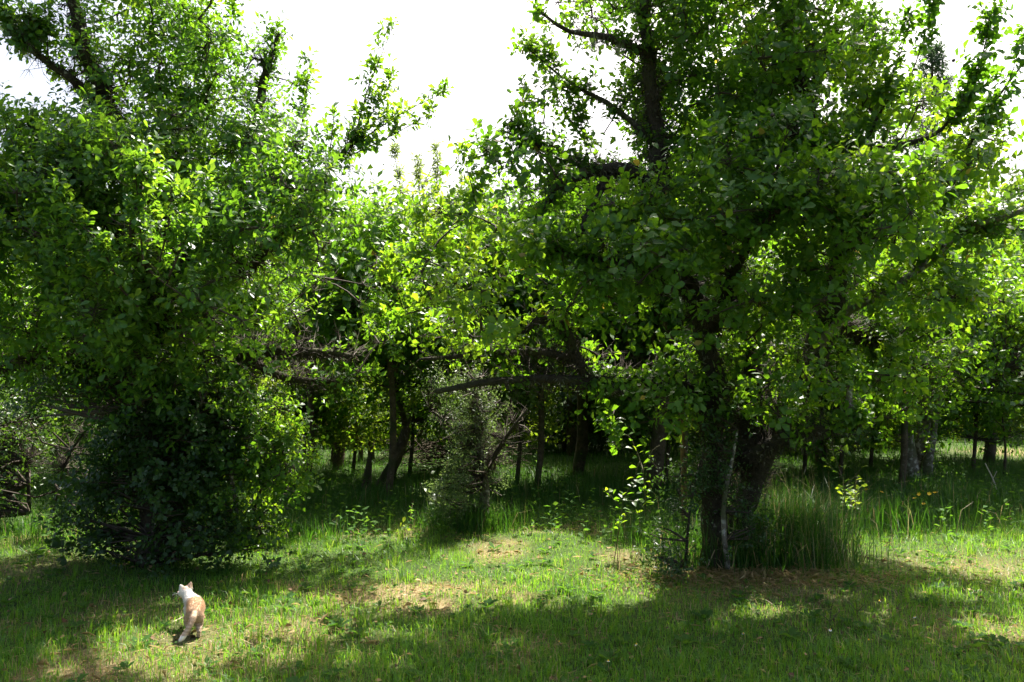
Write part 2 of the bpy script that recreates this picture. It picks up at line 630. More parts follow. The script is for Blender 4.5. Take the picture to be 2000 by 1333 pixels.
TREE_GAPS = []
x, y = scatter(285000, 2.8, 13.5, 1.75)
dr = dryness(x, y)
tuft = np.clip((fbm(x * 2.3 + 70, y * 2.3 + 11, 4) - .48) * 4, 0, 1)
keep = rng.random(len(x)) < (1 - .5 * dr)
x, y, dr, tuft = x[keep], y[keep], dr[keep], tuft[keep]
n = len(x)
far = np.clip((y - 7.0) / 3, 0, 1)
h = (.030 + .038 * rng.random(n) + tuft * .065 * rng.random(n)) * (1 + .9 * far) * (1 - .35 * dr)
w = .0030 + .0018 * rng.random(n) + .0022 * far
far_rank = np.clip((y - 7.4) / 1.2, 0, 1)
v = np.where(rng.random(n) < dr * .65 + .04 * (1 - far_rank), .70 + .3 * rng.random(n), .5 * rng.random(n) + .12 * (1 - tuft) * rng.random(n))
near = y < 6.0
rank = rng.random(n) < np.clip((y + (fbm(x * .8, y * .8, 2) - .5) * 2.5 - 7.5) / 1.0, 0, 1) * (y < 14)  # farther blades that take the shade-darkened colour
mb, mbr = MB(), MB()
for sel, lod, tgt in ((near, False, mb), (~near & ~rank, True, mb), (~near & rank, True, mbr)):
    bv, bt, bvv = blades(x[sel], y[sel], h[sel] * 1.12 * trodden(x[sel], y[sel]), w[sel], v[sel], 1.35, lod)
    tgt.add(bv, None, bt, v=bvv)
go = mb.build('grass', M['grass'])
mbr.build('shaded_rough_grass', M['shaded_rank_grass'], kind='stuff')  # same lawn blades farther off, shade put into their colour
go['kind'] = 'stuff'
go['label'] = 'short sunlit lawn grass with straw coloured dry patches'

# taller grass in the shade-darkened green: rough strip, skirt of the trunks, clump beside the right trunk
mb = MB()


def tall(n, fx, fy, sx, sy, h0, h1, lean=.8, wid=.006, straw=.05):
    cx, cy_ = gpt(fx, fy)
    x = cx + rng.normal(size=n) * sx
    y = cy_ + rng.normal(size=n) * sy
    h = h0 + (h1 - h0) * rng.random(n)
    v = np.where(rng.random(n) < straw, .7 + .3 * rng.random(n), .45 * rng.random(n))
    vv, t, a = blades(x, y, h, np.full(n, wid) * (.7 + .6 * rng.random(n)), v, lean)
    mb.add(vv, None, t, v=a)


x, y = scatter(30000, 13.2, 26, 1.2)
vv, t, a = blades(x, y, .07 + .14 * rng.random(len(x)), .012 + .008 * rng.random(len(x)), .55 * rng.random(len(x)), .9, True)
mb.add(vv, None, t, v=a)
x, y = scatter(26000, 7.6, 13.5, 1.1)
pxx, pyy, _ = proj(np.stack([x, y, x * 0], 1))
dens = np.clip(fbm(x * 1.1 + 20, y * 1.1 + 51, 3) * 2.2 - .45, 0, 1)
keep = (rng.random(len(x)) < dens)
x, y, dens = x[keep], y[keep], dens[keep]
vv, t, a = blades(x, y, (.06 + .13 * rng.random(len(x))) * (.4 + dens), .005 + .003 * rng.random(len(x)), .5 * rng.random(len(x)), .9, True)
mb.add(vv, None, t, v=a)
tall(3400, 1520, 1088, .22, .16, .25, .72, 1.1, .0055, .04)
tall(1600, 1500, 1095, .34, .20, .12, .55, 1.5, .005, .12)
tall(260, 1530, 1088, .30, .18, .60, .95, .9, .003, .75)
tall(1200, 1470, 1110, .35, .12, .12, .45, 1.0, .007, .15)
tall(1500, 1300, 1060, .20, .25, .10, .34, .9, .005)
tall(1500, 915, 1036, .22, .14, .10, .36, .95, .005)
tall(900, 700, 985, .5, .4, .12, .35, .9)
tall(1600, 1680, 1020, .35, .35, .12, .45, .9)
tall(1800, 1850, 985, .7, .6, .15, .42, .9)
tall(800, 100, 1040, .5, .35, .08, .30, .9)
tall(900, 560, 1050, .3, .25, .08, .28, .9)
tall(1200, 1100, 970, .8, .5, .12, .40, .8)
tg = mb.build('tall_grass', M['shaded_rank_grass'], kind='stuff')
tg['label'] = 'taller rank grass round the trunks, its colour darkened for shade'

# broad leaved herbs among the rough grass
x, y = scatter(900, 7.2, 12.0, 1.1)
kx = rng.random(len(x)) < np.clip(fbm(x * 1.4 + 7, y * 1.4 + 77, 3) * 4 - 1.5, 0, 1) + .35 * ((x / y > .40) & (y < 10.5))
x, y = x[kx], y[kx]
k = 9
hh = .10 + .22 * rng.random(len(x))
bx_, by_, bh_ = np.repeat(x, k), np.repeat(y, k), np.repeat(hh, k)
an = np.tile(np.arange(k) * 2.4, len(x)) + np.repeat(rng.random(len(x)) * 6, k)
lev = np.tile(np.linspace(.2, 1, k), len(x))
d = np.stack([np.cos(an), np.sin(an), .1 + .4 * rng.random(len(an))], 1)
pos = np.stack([bx_ + .02 * rng.normal(size=len(an)), by_ + .02 * rng.normal(size=len(an)), gz(bx_, by_) + bh_ * lev], 1)
vv, t, a = leaf_mesh(pos, d, np.array([[0, 0, 1.0]]) + .5 * rng.normal(size=(len(an), 3)), .035 + .05 * rng.random(len(an)), rng.random(len(an)), .9, False)
st_b = np.stack([x, y, gz(x, y)], 1)
sv, stt = thin(st_b, st_b + np.stack([.02 * rng.normal(size=len(x)), .02 * rng.normal(size=len(x)), hh], 1), .003, .001)
mh = MB()
mh.add(vv, None, t, v=a)
mh.add(sv, None, stt, v=np.full(len(sv), .3))
mh.build('wild_herbs', M['weed_leaf'], kind='stuff')

# scattered tufts standing up out of the mown lawn
mb = MB()
for k in range(260):
    y_ = 3.4 + 4.2 * rng.random() ** 1.3
    x_ = (rng.random() * 2 - 1) * y_ * .70
    if trodden(x_, y_) < 1:
        continue
    n = int(6 + 14 * rng.random())
    xx = x_ + rng.normal(size=n) * .022
    yy = y_ + rng.normal(size=n) * .022
    vv, t, a = blades(xx, yy, .05 + .09 * rng.random(n), .005 + .003 * rng.random(n), .35 + .25 * rng.random(n), 1.1)
    mb.add(vv, None, t, v=a)
tf = mb.build('grass_tufts', M['grass'], kind='stuff')

# clover and small round weeds close to the ground; straw litter
x, y = scatter(15000, 3.0, 9.5, 1.3)
wd = fbm(x * 1.7 + 90, y * 1.7 + 33, 3)
k = rng.random(len(x)) < np.clip((wd - .42) * 4, 0, 1)
x, y = x[k], y[k]
n = len(x)
d = norm(np.stack([rng.normal(size=n), rng.normal(size=n), .25 * rng.random(n)], 1))
pos = np.stack([x, y, gz(x, y) + .01 + .035 * rng.random(n)], 1)
vv, t, a = leaf_mesh(pos, d, np.array([[0, 0, 1.0]]) + .5 * rng.normal(size=(n, 3)), .014 + .02 * rng.random(n), rng.random(n), 1.5, False)
wo = link('clover', mk_mesh('clover', vv, t, None, M['weed_leaf'], {'v': a}))
wo['kind'] = 'stuff'
x, y = scatter(26000, 3.0, 8.5, 1.3)
cx, cy_ = gpt(1480, 1135)
extra = 3500
x = np.concatenate([x, cx + rng.normal(size=extra) * .55])
y = np.concatenate([y, cy_ + rng.normal(size=extra) * .18])
k = rng.random(len(x)) < np.concatenate([dryness(x[:-extra], y[:-extra]) * .9 + .04, np.full(extra, .8)])
x, y = x[k], y[k]
n = len(x)
d = norm(np.stack([rng.normal(size=n), rng.normal(size=n), .22 * rng.normal(size=n)], 1))
pos = np.stack([x, y, gz(x, y) + .008 + .022 * rng.random(n)], 1)
vv, t, a = leaf_mesh(pos, d, np.array([[0, 0, 1.0]]) + .4 * rng.normal(size=(n, 3)), .03 + .07 * rng.random(n), .75 + .25 * rng.random(n), .08, False)
st_o = link('straw_litter', mk_mesh('straw_litter', vv, t, None, M['grass'], {'v': a}))
st_o['kind'] = 'stuff'

M['dead_leaf'] = leaf_mat('dead_leaf', [(0, (.06, .035, .02)), (.6, (.17, .10, .05)), (1, (.32, .24, .10))], [(0, (.05, .03, .01)), (1, (.2, .13, .05))], .15, .7, .2)
x, y = scatter(1500, 3.0, 9.5, 1.2)
n = len(x)
d = norm(np.stack([rng.normal(size=n), rng.normal(size=n), .3 * rng.normal(size=n)], 1))
vv, t, a = leaf_mesh(np.stack([x, y, gz(x, y) + .012 + .03 * rng.random(n)], 1), d, np.array([[0, 0, 1.0]]) + .6 * rng.normal(size=(n, 3)), .02 + .03 * rng.random(n), rng.random(n), 1.1, True)
fl = link('fallen_leaves', mk_mesh('fallen_leaves', vv, t, None, M['dead_leaf'], {'v': a}))
fl['kind'] = 'stuff'
# low broad leaved weeds in rosettes
x, y = scatter(520, 3.2, 8.5, 1.2)
ok_ = trodden(x, y) >= 1
x, y = x[ok_], y[ok_]
k = 7
bx_, by_ = np.repeat(x, k), np.repeat(y, k)
an = np.tile(np.arange(k) * 2.4, len(x)) + np.repeat(rng.random(len(x)) * 6, k)
d = np.stack([np.cos(an), np.sin(an), .25 + .5 * rng.random(len(an))], 1)
sz = np.repeat(.035 + .05 * rng.random(len(x)), k) * (.7 + .5 * rng.random(len(an)))
vv, t, a = leaf_mesh(np.stack([bx_, by_, gz(bx_, by_) + .012], 1), d, np.stack([-np.cos(an) * .4, -np.sin(an) * .4, np.ones(len(an))], 1), sz, np.repeat(rng.random(len(x)), k) * .7, .8, True)
wd_o = link('low_weeds', mk_mesh('low_weeds', vv, t, None, M['weed_leaf'], {'v': a}))
wd_o['kind'] = 'stuff'

# ------------------------------------------------------------------ trees
FRUIT_ME = None


def sphere_mesh(name, r, mat, seg=8, ring=5):
    v = [[0, 0, r]]
    for i in range(1, ring):
        th = math.pi * i / ring
        for j in range(seg):
            ph = 2 * math.pi * j / seg
            v.append([r * math.sin(th) * math.cos(ph), r * math.sin(th) * math.sin(ph), r * math.cos(th)])
    v.append([0, 0, -r])
    t, q = [], []
    for j in range(seg):
        t.append([0, 1 + j, 1 + (j + 1) % seg])
        k = 1 + (ring - 2) * seg
        t.append([len(v) - 1, k + (j + 1) % seg, k + j])
    for i in range(ring - 2):
        for j in range(seg):
            a, b = 1 + i * seg + j, 1 + i * seg + (j + 1) % seg
            q.append([a, a + seg, b + seg, b])
    return mk_mesh(name, v, t, q, mat, None, True)


def leaf_variants(mat, width, k=10):
    """a handful of single-leaf meshes shared by the leaves that are objects"""
    out = []
    for i in range(k):
        v = LEAF7.copy()
        v[:, 0] *= width * (.9 + .2 * rng.random())
        v[:, 2] += rng.normal() * .05 * v[:, 1] ** 2
        out.append(mk_mesh('leaf', v, LEAF7_T, None, mat, {'v': np.full(7, (i + .5) / k)}, True))
    return out


def part_leaf(parent, off, mesh, pos, X, Y, Z, s):
    o = bpy.data.objects.new('leaf', mesh)
    COL.objects.link(o)
    o.parent = parent
    m = Matrix(((X[0], Y[0], Z[0], 0), (X[1], Y[1], Z[1], 0), (X[2], Y[2], Z[2], 0), (0, 0, 0, 1)))
    o.matrix_local = Matrix.Translation(Vector(pos - off)) @ m @ Matrix.Scale(float(s), 4)
    return o


def shoot_leaves(base, tip, per, size, up=.5, spread=1.0):
    """leaves spiralling along shoots base -> tip; returns pos, dir, normal, size"""
    n = len(base)
    T = norm(tip - base)
    ref = np.where(np.abs(T[:, 2:3]) < .9, np.array([[0, 0, 1.0]]), np.array([[1.0, 0, 0]]))
    U = norm(np.cross(T, ref))
    V = np.cross(T, U)
    ph0 = rng.random(n) * 6.283
    P, D, N, S = [], [], [], []
    for k in range(per):
        f = .12 + .88 * (k + rng.random(n) * .8) / per
        a = ph0 + k * 2.4 + rng.normal(size=n) * .3
        rad = U * np.cos(a)[:, None] + V * np.sin(a)[:, None]
        d = rad * spread + T * (.35 + .5 * f[:, None] ** 3) + rng.normal(size=(n, 3)) * .22
        d[:, 2] -= .10
        nr = T * 1.0 + np.array([[0, 0, up]]) - rad * .15 + rng.normal(size=(n, 3)) * .30
        P.append(base + (tip - base) * np.minimum(f, 1)[:, None] + rad * .006)
        D.append(norm(d))
        N.append(norm(nr))
        S.append(size * (.42 + .88 * rng.random(n)) * (1 - .25 * np.abs(f - .6)))
    return np.concatenate(P), np.concatenate(D), np.concatenate(N), np.concatenate(S)


def blob_points(blobs, n, hollow=.0):
    """clump centres inside ellipsoids given as (px, py, depth, rx_px, ry_px, r_depth, weight)"""
    w = np.array([bb[3] * bb[4] * bb[5] * bb[6] * (bb[2] ** 2) for bb in blobs], float)
    idx = rng.choice(len(blobs), n, p=w / w.sum())
    B = np.array(blobs, float)[idx]
    d = randdir(n) * (hollow + (1 - hollow) * rng.random(n) ** .36)[:, None]
    dep = B[:, 2] + d[:, 1] * B[:, 5]
    px = B[:, 0] + d[:, 0] * B[:, 3]
    py = B[:, 1] - d[:, 2] * B[:, 4]
    return np.array([at(a_, b_, c_) for a_, b_, c_ in zip(px, py, dep)])


def plant(name, label, cat, base_px, limbs, blobs, n_clump, n_shoot, per, leaf_size, leaf='plum_leaf', bark='bark', width=1.0, fine=True,
          shoot_len=.24, clump_r=.20, part_leaves=0, sprays=(), lichen=0, spurs=0, beards=(), fruits=0, carve=True, group=None, up_bias=.35, base=None,
          sides=9, crown_name='crown', vshift=0.0, twig_r=.0022, gaps=0.0, gap_f=1.5, limb_shoots=0):
    """a tree: trunk and branches are meshes of their own, the mass of leaves one crown, the largest leaves single objects"""
    if base is None:
        bx, by = gpt(*base_px)
        base = np.array([bx, by, float(gz(bx, by))])
    root = thing(name, label, cat, base, group)
    skel, mossy = [], []
    for li, (lname, pts, bk) in enumerate(limbs):
        g = np.array([[*at(a_, b_, c_), r] for a_, b_, c_, r in pts])
        if g[0, 2] < .3 and lname == 'trunk':
            g[0, 2] = base[2] - .05
        rs = resample(g, .09 if fine else .2)
        jit = np.stack([fbm(np.arange(len(rs)) * .33 + 10 * li + q * 50, np.full(len(rs), 3.7), 3) - .5 for q in range(3)], 1)
        rs[:, :3] += jit * np.minimum(.12, rs[:, 3:4] * 2.2)
        v, q, t = tube(rs, sides)
        me = mk_mesh(lname, v - base, t, q, M[bk or bark], None, True)
        link(lname, me, root)
        skel.append(rs)
        mossy.append(np.full(len(rs), (bk or bark) != 'bark_pale'))
    S = np.vstack(skel)
    # clump centres joined to the nearest wood by thin branches
    twm = MB()
    SP, ST = [np.zeros((0, 3))], [np.zeros((0, 3))]
    if n_clump:
        C = blob_points(blobs, n_clump)
        C = C[C[:, 2] > .08]
        hole = fbm(C[:, 0] * gap_f + C[:, 1] * .6 + 3, C[:, 2] * gap_f + C[:, 1] * .8 + 7, 3)
        C = C[hole > gaps]
        if carve:
            C = C[shaded(C)]
        dist0 = np.array([np.min(np.linalg.norm(S[:, :3] - c, axis=1)) for c in C])
        SK = S[:, :3].copy()
        if not fine:
            near = np.array([SK[np.argmin(np.linalg.norm(SK - c, axis=1) + .5 * np.maximum(0, SK[:, 2] - c[2]))] for c in C])
            L = np.linalg.norm(C - near, axis=1)
            v, q = stems(near, (near + C) / 2 + rng.normal(size=C.shape) * .1 * L[:, None], C, np.minimum(.03, .008 + .012 * L), .005)
            twm.add(v, q)
        for c in (C[np.argsort(dist0)] if fine else ()):
            dv = SK - c
            dd = np.linalg.norm(dv, axis=1) + .5 * np.maximum(0, dv[:, 2])
            s = SK[np.argmin(dd)]
            L = np.linalg.norm(c - s)
            if L < .08:
                continue
            midp = (s + c) / 2 + np.array([rng.normal() * .08, rng.normal() * .08, .06 + rng.normal() * .08]) * L
            k = max(3, int(L / .14))
            tt = np.linspace(0, 1, k + 1)[:, None]
            path = s * (1 - tt) ** 2 + 2 * midp * tt * (1 - tt) + c * tt ** 2
            r0 = min(.022, .006 + .010 * L)
            v, q, t = tube(np.hstack([path, (r0 * (1 - tt) + .004 * tt)]), 4, .1, False)
            twm.add(v, q)
            SK = np.vstack([SK, path[1:]])
        m = len(C)
        cs = np.repeat(C, n_shoot, 0)
        off = randdir(m * n_shoot)
        off[:, 2] = off[:, 2] * .8
        b0 = cs + off * (clump_r * rng.random(m * n_shoot) ** .5)[:, None]
        dr_ = norm(off + randdir(m * n_shoot) * .6 + np.array([[0, 0, up_bias]]))
        ln = shoot_len * (.5 + .8 * rng.random(m * n_shoot))
        SP.append(b0)
        ST.append(b0 + dr_ * ln[:, None])
        if fine:
            v, t = thin(cs, b0, .0035, .0025)
            twm.add(v, None, t)
    # long upright shoots drawn one by one
    for pts, rr in sprays:
        g = np.array([[*at(a_, b_, c_), rr * (1 - .8 * i / (len(pts) - 1))] for i, (a_, b_, c_) in enumerate(pts)])
        rs = resample(g, .05)
        v, q, t = tube(rs, 5, .08)
        twm.add(v, q, t)
        nn = len(rs)
        k = rng.integers(1, nn, int(nn * 2.2))
        b0 = rs[k, :3]
        dr_ = norm(randdir(len(k)) + np.array([[0, 0, .7]]))
        SP.append(b0)
        ST.append(b0 + dr_ * (.05 + .11 * rng.random(len(k)))[:, None])
    if limb_shoots:
        thinw = S[(S[:, 3] < .05) & (S[:, 2] > 1.0)]
        wt_ = np.clip(fbm(thinw[:, 0] * 3 + thinw[:, 2] * 2, thinw[:, 1] * 3 + thinw[:, 2] * 3, 2) - .42, 0, 1) * np.where(thinw[:, 3] > .022, .6, 1)
        k = rng.choice(len(thinw), limb_shoots, p=wt_ / wt_.sum())
        b0 = thinw[k, :3]
        dr_ = norm(randdir(limb_shoots) + np.array([[0, 0, .45]]))
        SP.append(b0)
        ST.append(b0 + dr_ * (.06 + .30 * rng.random(limb_shoots) ** 2)[:, None])
    B, Tp = np.vstack(SP), np.vstack(ST)
    free = np.zeros(len(B), bool)
    if n_clump:
        free[len(SP[1]):] = True
    if carve and len(B):
        k = shaded(Tp) | free
        B, Tp, free = B[k], Tp[k], free[k]
    v, t = thin(B, Tp, twig_r, twig_r * .5) if fine else thin(B[::3], Tp[::3], twig_r, twig_r * .5)
    twm.add(v, None, t)
    two = twm.build('twigs', M['twig'], root, base)
    two['kind'] = 'stuff'
    P, D, N, Sz = shoot_leaves(B, Tp, per, leaf_size)
    k = (P[:, 2] > .03)
    if carve:
        k &= shaded(P) | np.tile(free, per)
    P, D, N, Sz = P[k], D[k], N[k], Sz[k]
    # tint follows the branch (young shoots paler), never the light
    V = np.clip(.12 + .55 * fbm(P[:, 0] * 2.1 + P[:, 2] * 1.3, P[:, 1] * 2.1 - P[:, 2] * 1.7, 3) + .24 * rng.random(len(P)) + vshift, 0, .95)
    V = np.where(rng.random(len(V)) < .004, 1.0, V)
    if part_leaves:
        px, py, dep = proj(P)
        cell = (np.floor(px / 9).astype(int) * 100003 + np.floor(py / 9).astype(int))
        order = np.argsort(dep)
        _, first = np.unique(cell[order], return_index=True)
        front = order[first]
        inf = front[(px[front] > 5) & (px[front] < 1995) & (py[front] > 5) & (py[front] < 1325)]
        pick = inf[np.argsort(-(Sz[inf] / dep[inf]))][:part_leaves]
        var = leaf_variants(M[leaf], width)
        X, Y, Z = frames(D[pick], N[pick])
        for i, j in enumerate(pick):
            part_leaf(root, base, var[min(9, int(V[j] * 10))], P[j], X[i], Y[i], Z[i], Sz[j])
        mask = np.ones(len(P), bool)
        mask[pick] = False
        P, D, N, Sz, V = P[mask], D[mask], N[mask], Sz[mask], V[mask]
    if len(P):
        cm = MB()
        _, _, dep = proj(P)
        close = (dep < np.quantile(dep, .42)) if fine else np.zeros(len(P), bool)
        for sel, fn in ((close, True), (~close, False)):
            if sel.any():
                vv, t, av = leaf_mesh(P[sel], D[sel], N[sel], Sz[sel], V[sel], width, fn)
                cm.add(vv, None, t, v=av)
        cm.build(crown_name, M[leaf], root, base, fine, 'stuff')
    # shaggy lichen and dead spurs on the wood
    wood = S[(S[:, 2] > .5) & np.concatenate(mossy)] if lichen else S[S[:, 2] > .5]
    if lichen:
        wt_ = np.clip(wood[:, 3] - .012, .0004, .06)
        k = rng.choice(len(wood), lichen, p=wt_ / wt_.sum())
        c, r = wood[k, :3], wood[k, 3]
        rd = randdir(lichen)
        b0 = c + rd * (r * (.8 + .3 * rng.random(lichen)))[:, None]
        d = norm(rd * .35 + np.array([[0, 0, -.75]]) + randdir(lichen) * .6)
        vv, t, av = leaf_mesh(b0, d, randdir(lichen), .012 + np.where(r > .085, .030, .022 + .060 * np.minimum(r, .05) / .05) * rng.random(lichen) ** 1.4, np.clip(fbm(c[:, 0] * 5, c[:, 2] * 5 + c[:, 1] * 3, 3) * 1.6 - .4 + .2 * rng.random(lichen), 0, 1), .24, False)
        lo = link('lichen', mk_mesh('lichen', vv - base, t, None, M['lichen'], {'v': av}), root)
        lo['kind'] = 'stuff'
    if spurs:
        wt_ = np.clip(wood[:, 3] - .008, .002, .06)
        k = rng.choice(len(wood), spurs, p=wt_ / wt_.sum())
        b0 = wood[k, :3]
        d = norm(randdir(spurs) + np.array([[0, 0, .2]]))
        L = (.06 + .26 * rng.random(spurs) ** 1.5)[:, None]
        m1 = b0 + d * L * .5 + rng.normal(size=(spurs, 3)) * .02
        tp = b0 + d * L + rng.normal(size=(spurs, 3)) * .03
        v1, t1 = thin(b0, tp, .004, .0015)
        sm = MB()
        sm.add(v1, None, t1)
        b2 = np.repeat(b0 * .4 + tp * .6, 3, 0) + rng.normal(size=(3 * spurs, 3)) * .01
        t2 = b2 + norm(np.repeat(d, 3, 0) + randdir(len(b2))) * (.04 + .11 * rng.random(len(b2)))[:, None]
        v2, t2_ = thin(b2, t2, .0026, .001)
        sm.add(v2, None, t2_)
        s_o = sm.build('spurs', M['twig'], root, base)
        s_o['kind'] = 'stuff'
    for a_, b_, c_, wpx, hpx in beards:
        n = 90
        top = at(a_, b_, c_)
        top = S[np.argmin(np.linalg.norm(S[:, :3] - top, axis=1)), :3]
        px_m = c_ / F
        b0 = top + np.stack([rng.normal(size=n) * wpx * px_m * .4, rng.normal(size=n) * .03, rng.normal(size=n) * .015], 1)
        tip = b0 + np.stack([rng.normal(size=n) * .012, rng.normal(size=n) * .012, -hpx * px_m * (.3 + .7 * rng.random(n))], 1)
        v, q = stems(b0, (b0 + tip) / 2 + rng.normal(size=b0.shape) * .006, tip, .0012, .0004)
        link('beard_lichen', mk_mesh('beard_lichen', v - base, None, q, M['beard']), root)
    if fruits:
        global FRUIT_ME
        if FRUIT_ME is None:
            FRUIT_ME = sphere_mesh('fruit', .014, M['fruit'])
        px, py, dep = proj(Tp)
        ok = np.where((px > 1000 if 'right' in label else px > 0) & (px < 1990) & (py > 0) & (py < 500) & (dep < 6.4))[0]
        for j in rng.choice(ok, min(fruits, len(ok)), False):
            o = bpy.data.objects.new('fruit', FRUIT_ME)
            COL.objects.link(o)
            o.parent = root
            o.location = Vector(Tp[j] - base + np.array([0, 0, -.02]))
    return root


# ---- the big plum tree right of centre
R_LIMBS = [
    ('trunk', [(1395, 1105, 6.35, .13), (1392, 1000, 6.35, .10), (1398, 850, 6.3, .085), (1392, 700, 6.3, .08), (1345, 560, 6.3, .085), (1302, 440, 6.3, .07), (1288, 300, 6.3, .058), (1275, 160, 6.3, .05), (1262, 40, 6.3, .04), (1262, -130, 6.3, .02)], None),
    ('trunk', [(1440, 1100, 6.55, .11), (1455, 980, 6.55, .10), (1510, 860, 6.5, .095), (1585, 720, 6.45, .10), (1625, 580, 6.4, .10), (1640, 460, 6.35, .08), (1600, 330, 6.3, .06), (1560, 160, 6.3, .045), (1520, -60, 6.3, .02)], None),
    ('branch', [(1440, 900, 6.5, .09), (1468, 760, 6.55, .07), (1440, 620, 6.6, .06), (1420, 470, 6.7, .05), (1450, 300, 6.8, .04), (1470, 60, 6.9, .02)], None),
    ('branch', [(1450, 905, 6.35, .07), (1500, 872, 6.2, .055), (1580, 845, 6.1, .04), (1680, 822, 6.0, .022)], None),
    ('branch', [(1662, 826, 6.03, .022), (1660, 780, 6.03, .024), (1668, 735, 6.05, .012)], 'bark_pale'),
    ('branch', [(1392, 770, 6.25, .052), (1340, 752, 6.1, .045), (1230, 742, 6.0, .040), (1090, 740, 5.95, .034), (960, 745, 5.9, .026), (850, 765, 5.85, .02)], None),
    ('branch', [(1150, 742, 6.0, .04), (1125, 680, 6.0, .042), (1095, 632, 5.98, .04), (1045, 625, 5.95, .03), (1010, 660, 5.92, .015)], None),
    ('branch', [(1130, 700, 6.05, .03), (1050, 688, 6.0, .028), (960, 690, 6.0, .024), (820, 702, 5.95, .01)], None),
    ('branch', [(1300, 425, 6.25, .05), (1262, 360, 6.1, .05), (1220, 330, 6.0, .048), (1150, 335, 5.9, .045), (1095, 360, 5.8, .035), (1050, 420, 5.7, .02)], None),
    ('branch', [(1205, 330, 6.0, .03), (1160, 380, 5.9, .035), (1130, 450, 5.8, .025), (1080, 500, 5.7, .012)], None),
    ('branch', [(1150, 330, 5.95, .02), (1070, 300, 6.0, .016), (1000, 235, 6.1, .006)], None),
    ('branch', [(1290, 300, 6.3, .03), (1200, 210, 6.4, .022), (1110, 160, 6.5, .012), (1020, 85, 6.6, .005)], None),
    ('branch', [(1268, 110, 6.3, .035), (1190, 70, 6.1, .028), (1110, 60, 6.0, .018), (1050, 20, 5.9, .008)], None),
    ('branch', [(1585, 690, 6.4, .05), (1660, 605, 6.2, .036), (1720, 580, 6.1, .032), (1790, 530, 6.0, .03), (1850, 480, 5.9, .028), (1890, 450, 5.85, .026), (2010, 405, 5.7, .018)], 'bark_pale'),
    ('branch', [(1880, 455, 5.85, .02), (1945, 448, 5.9, .018), (2030, 455, 5.95, .012)], None),
    ('branch', [(1600, 290, 6.2, .03), (1690, 287, 6.0, .024), (1760, 285, 5.9, .022), (1840, 255, 5.8, .014), (1905, 150, 5.8, .006), (1940, 15, 5.8, .003)], None),
    ('branch', [(1690, 287, 6.0, .015), (1715, 230, 6.0, .011), (1745, 180, 6.0, .005)], None),
    ('branch', [(1840, 400, 5.9, .02), (1890, 290, 5.9, .015), (1950, 190, 5.9, .01), (2010, 110, 5.9, .004)], None),
    ('branch', [(1390, 640, 6.3, .05), (1440, 520, 5.9, .035), (1500, 430, 5.4, .02), (1560, 390, 5.0, .01)], None),
    ('branch', [(1625, 560, 6.4, .05), (1660, 480, 5.8, .035), (1700, 420, 5.2, .015)], None),
    ('branch', [(1340, 560, 6.3, .04), (1240, 520, 5.9, .03), (1120, 500, 5.5, .02), (1040, 480, 5.2, .01)], None),
    ('branch', [(1620, 620, 6.4, .05), (1740, 690, 6.8, .04), (1830, 720, 7.1, .02)], None),
]
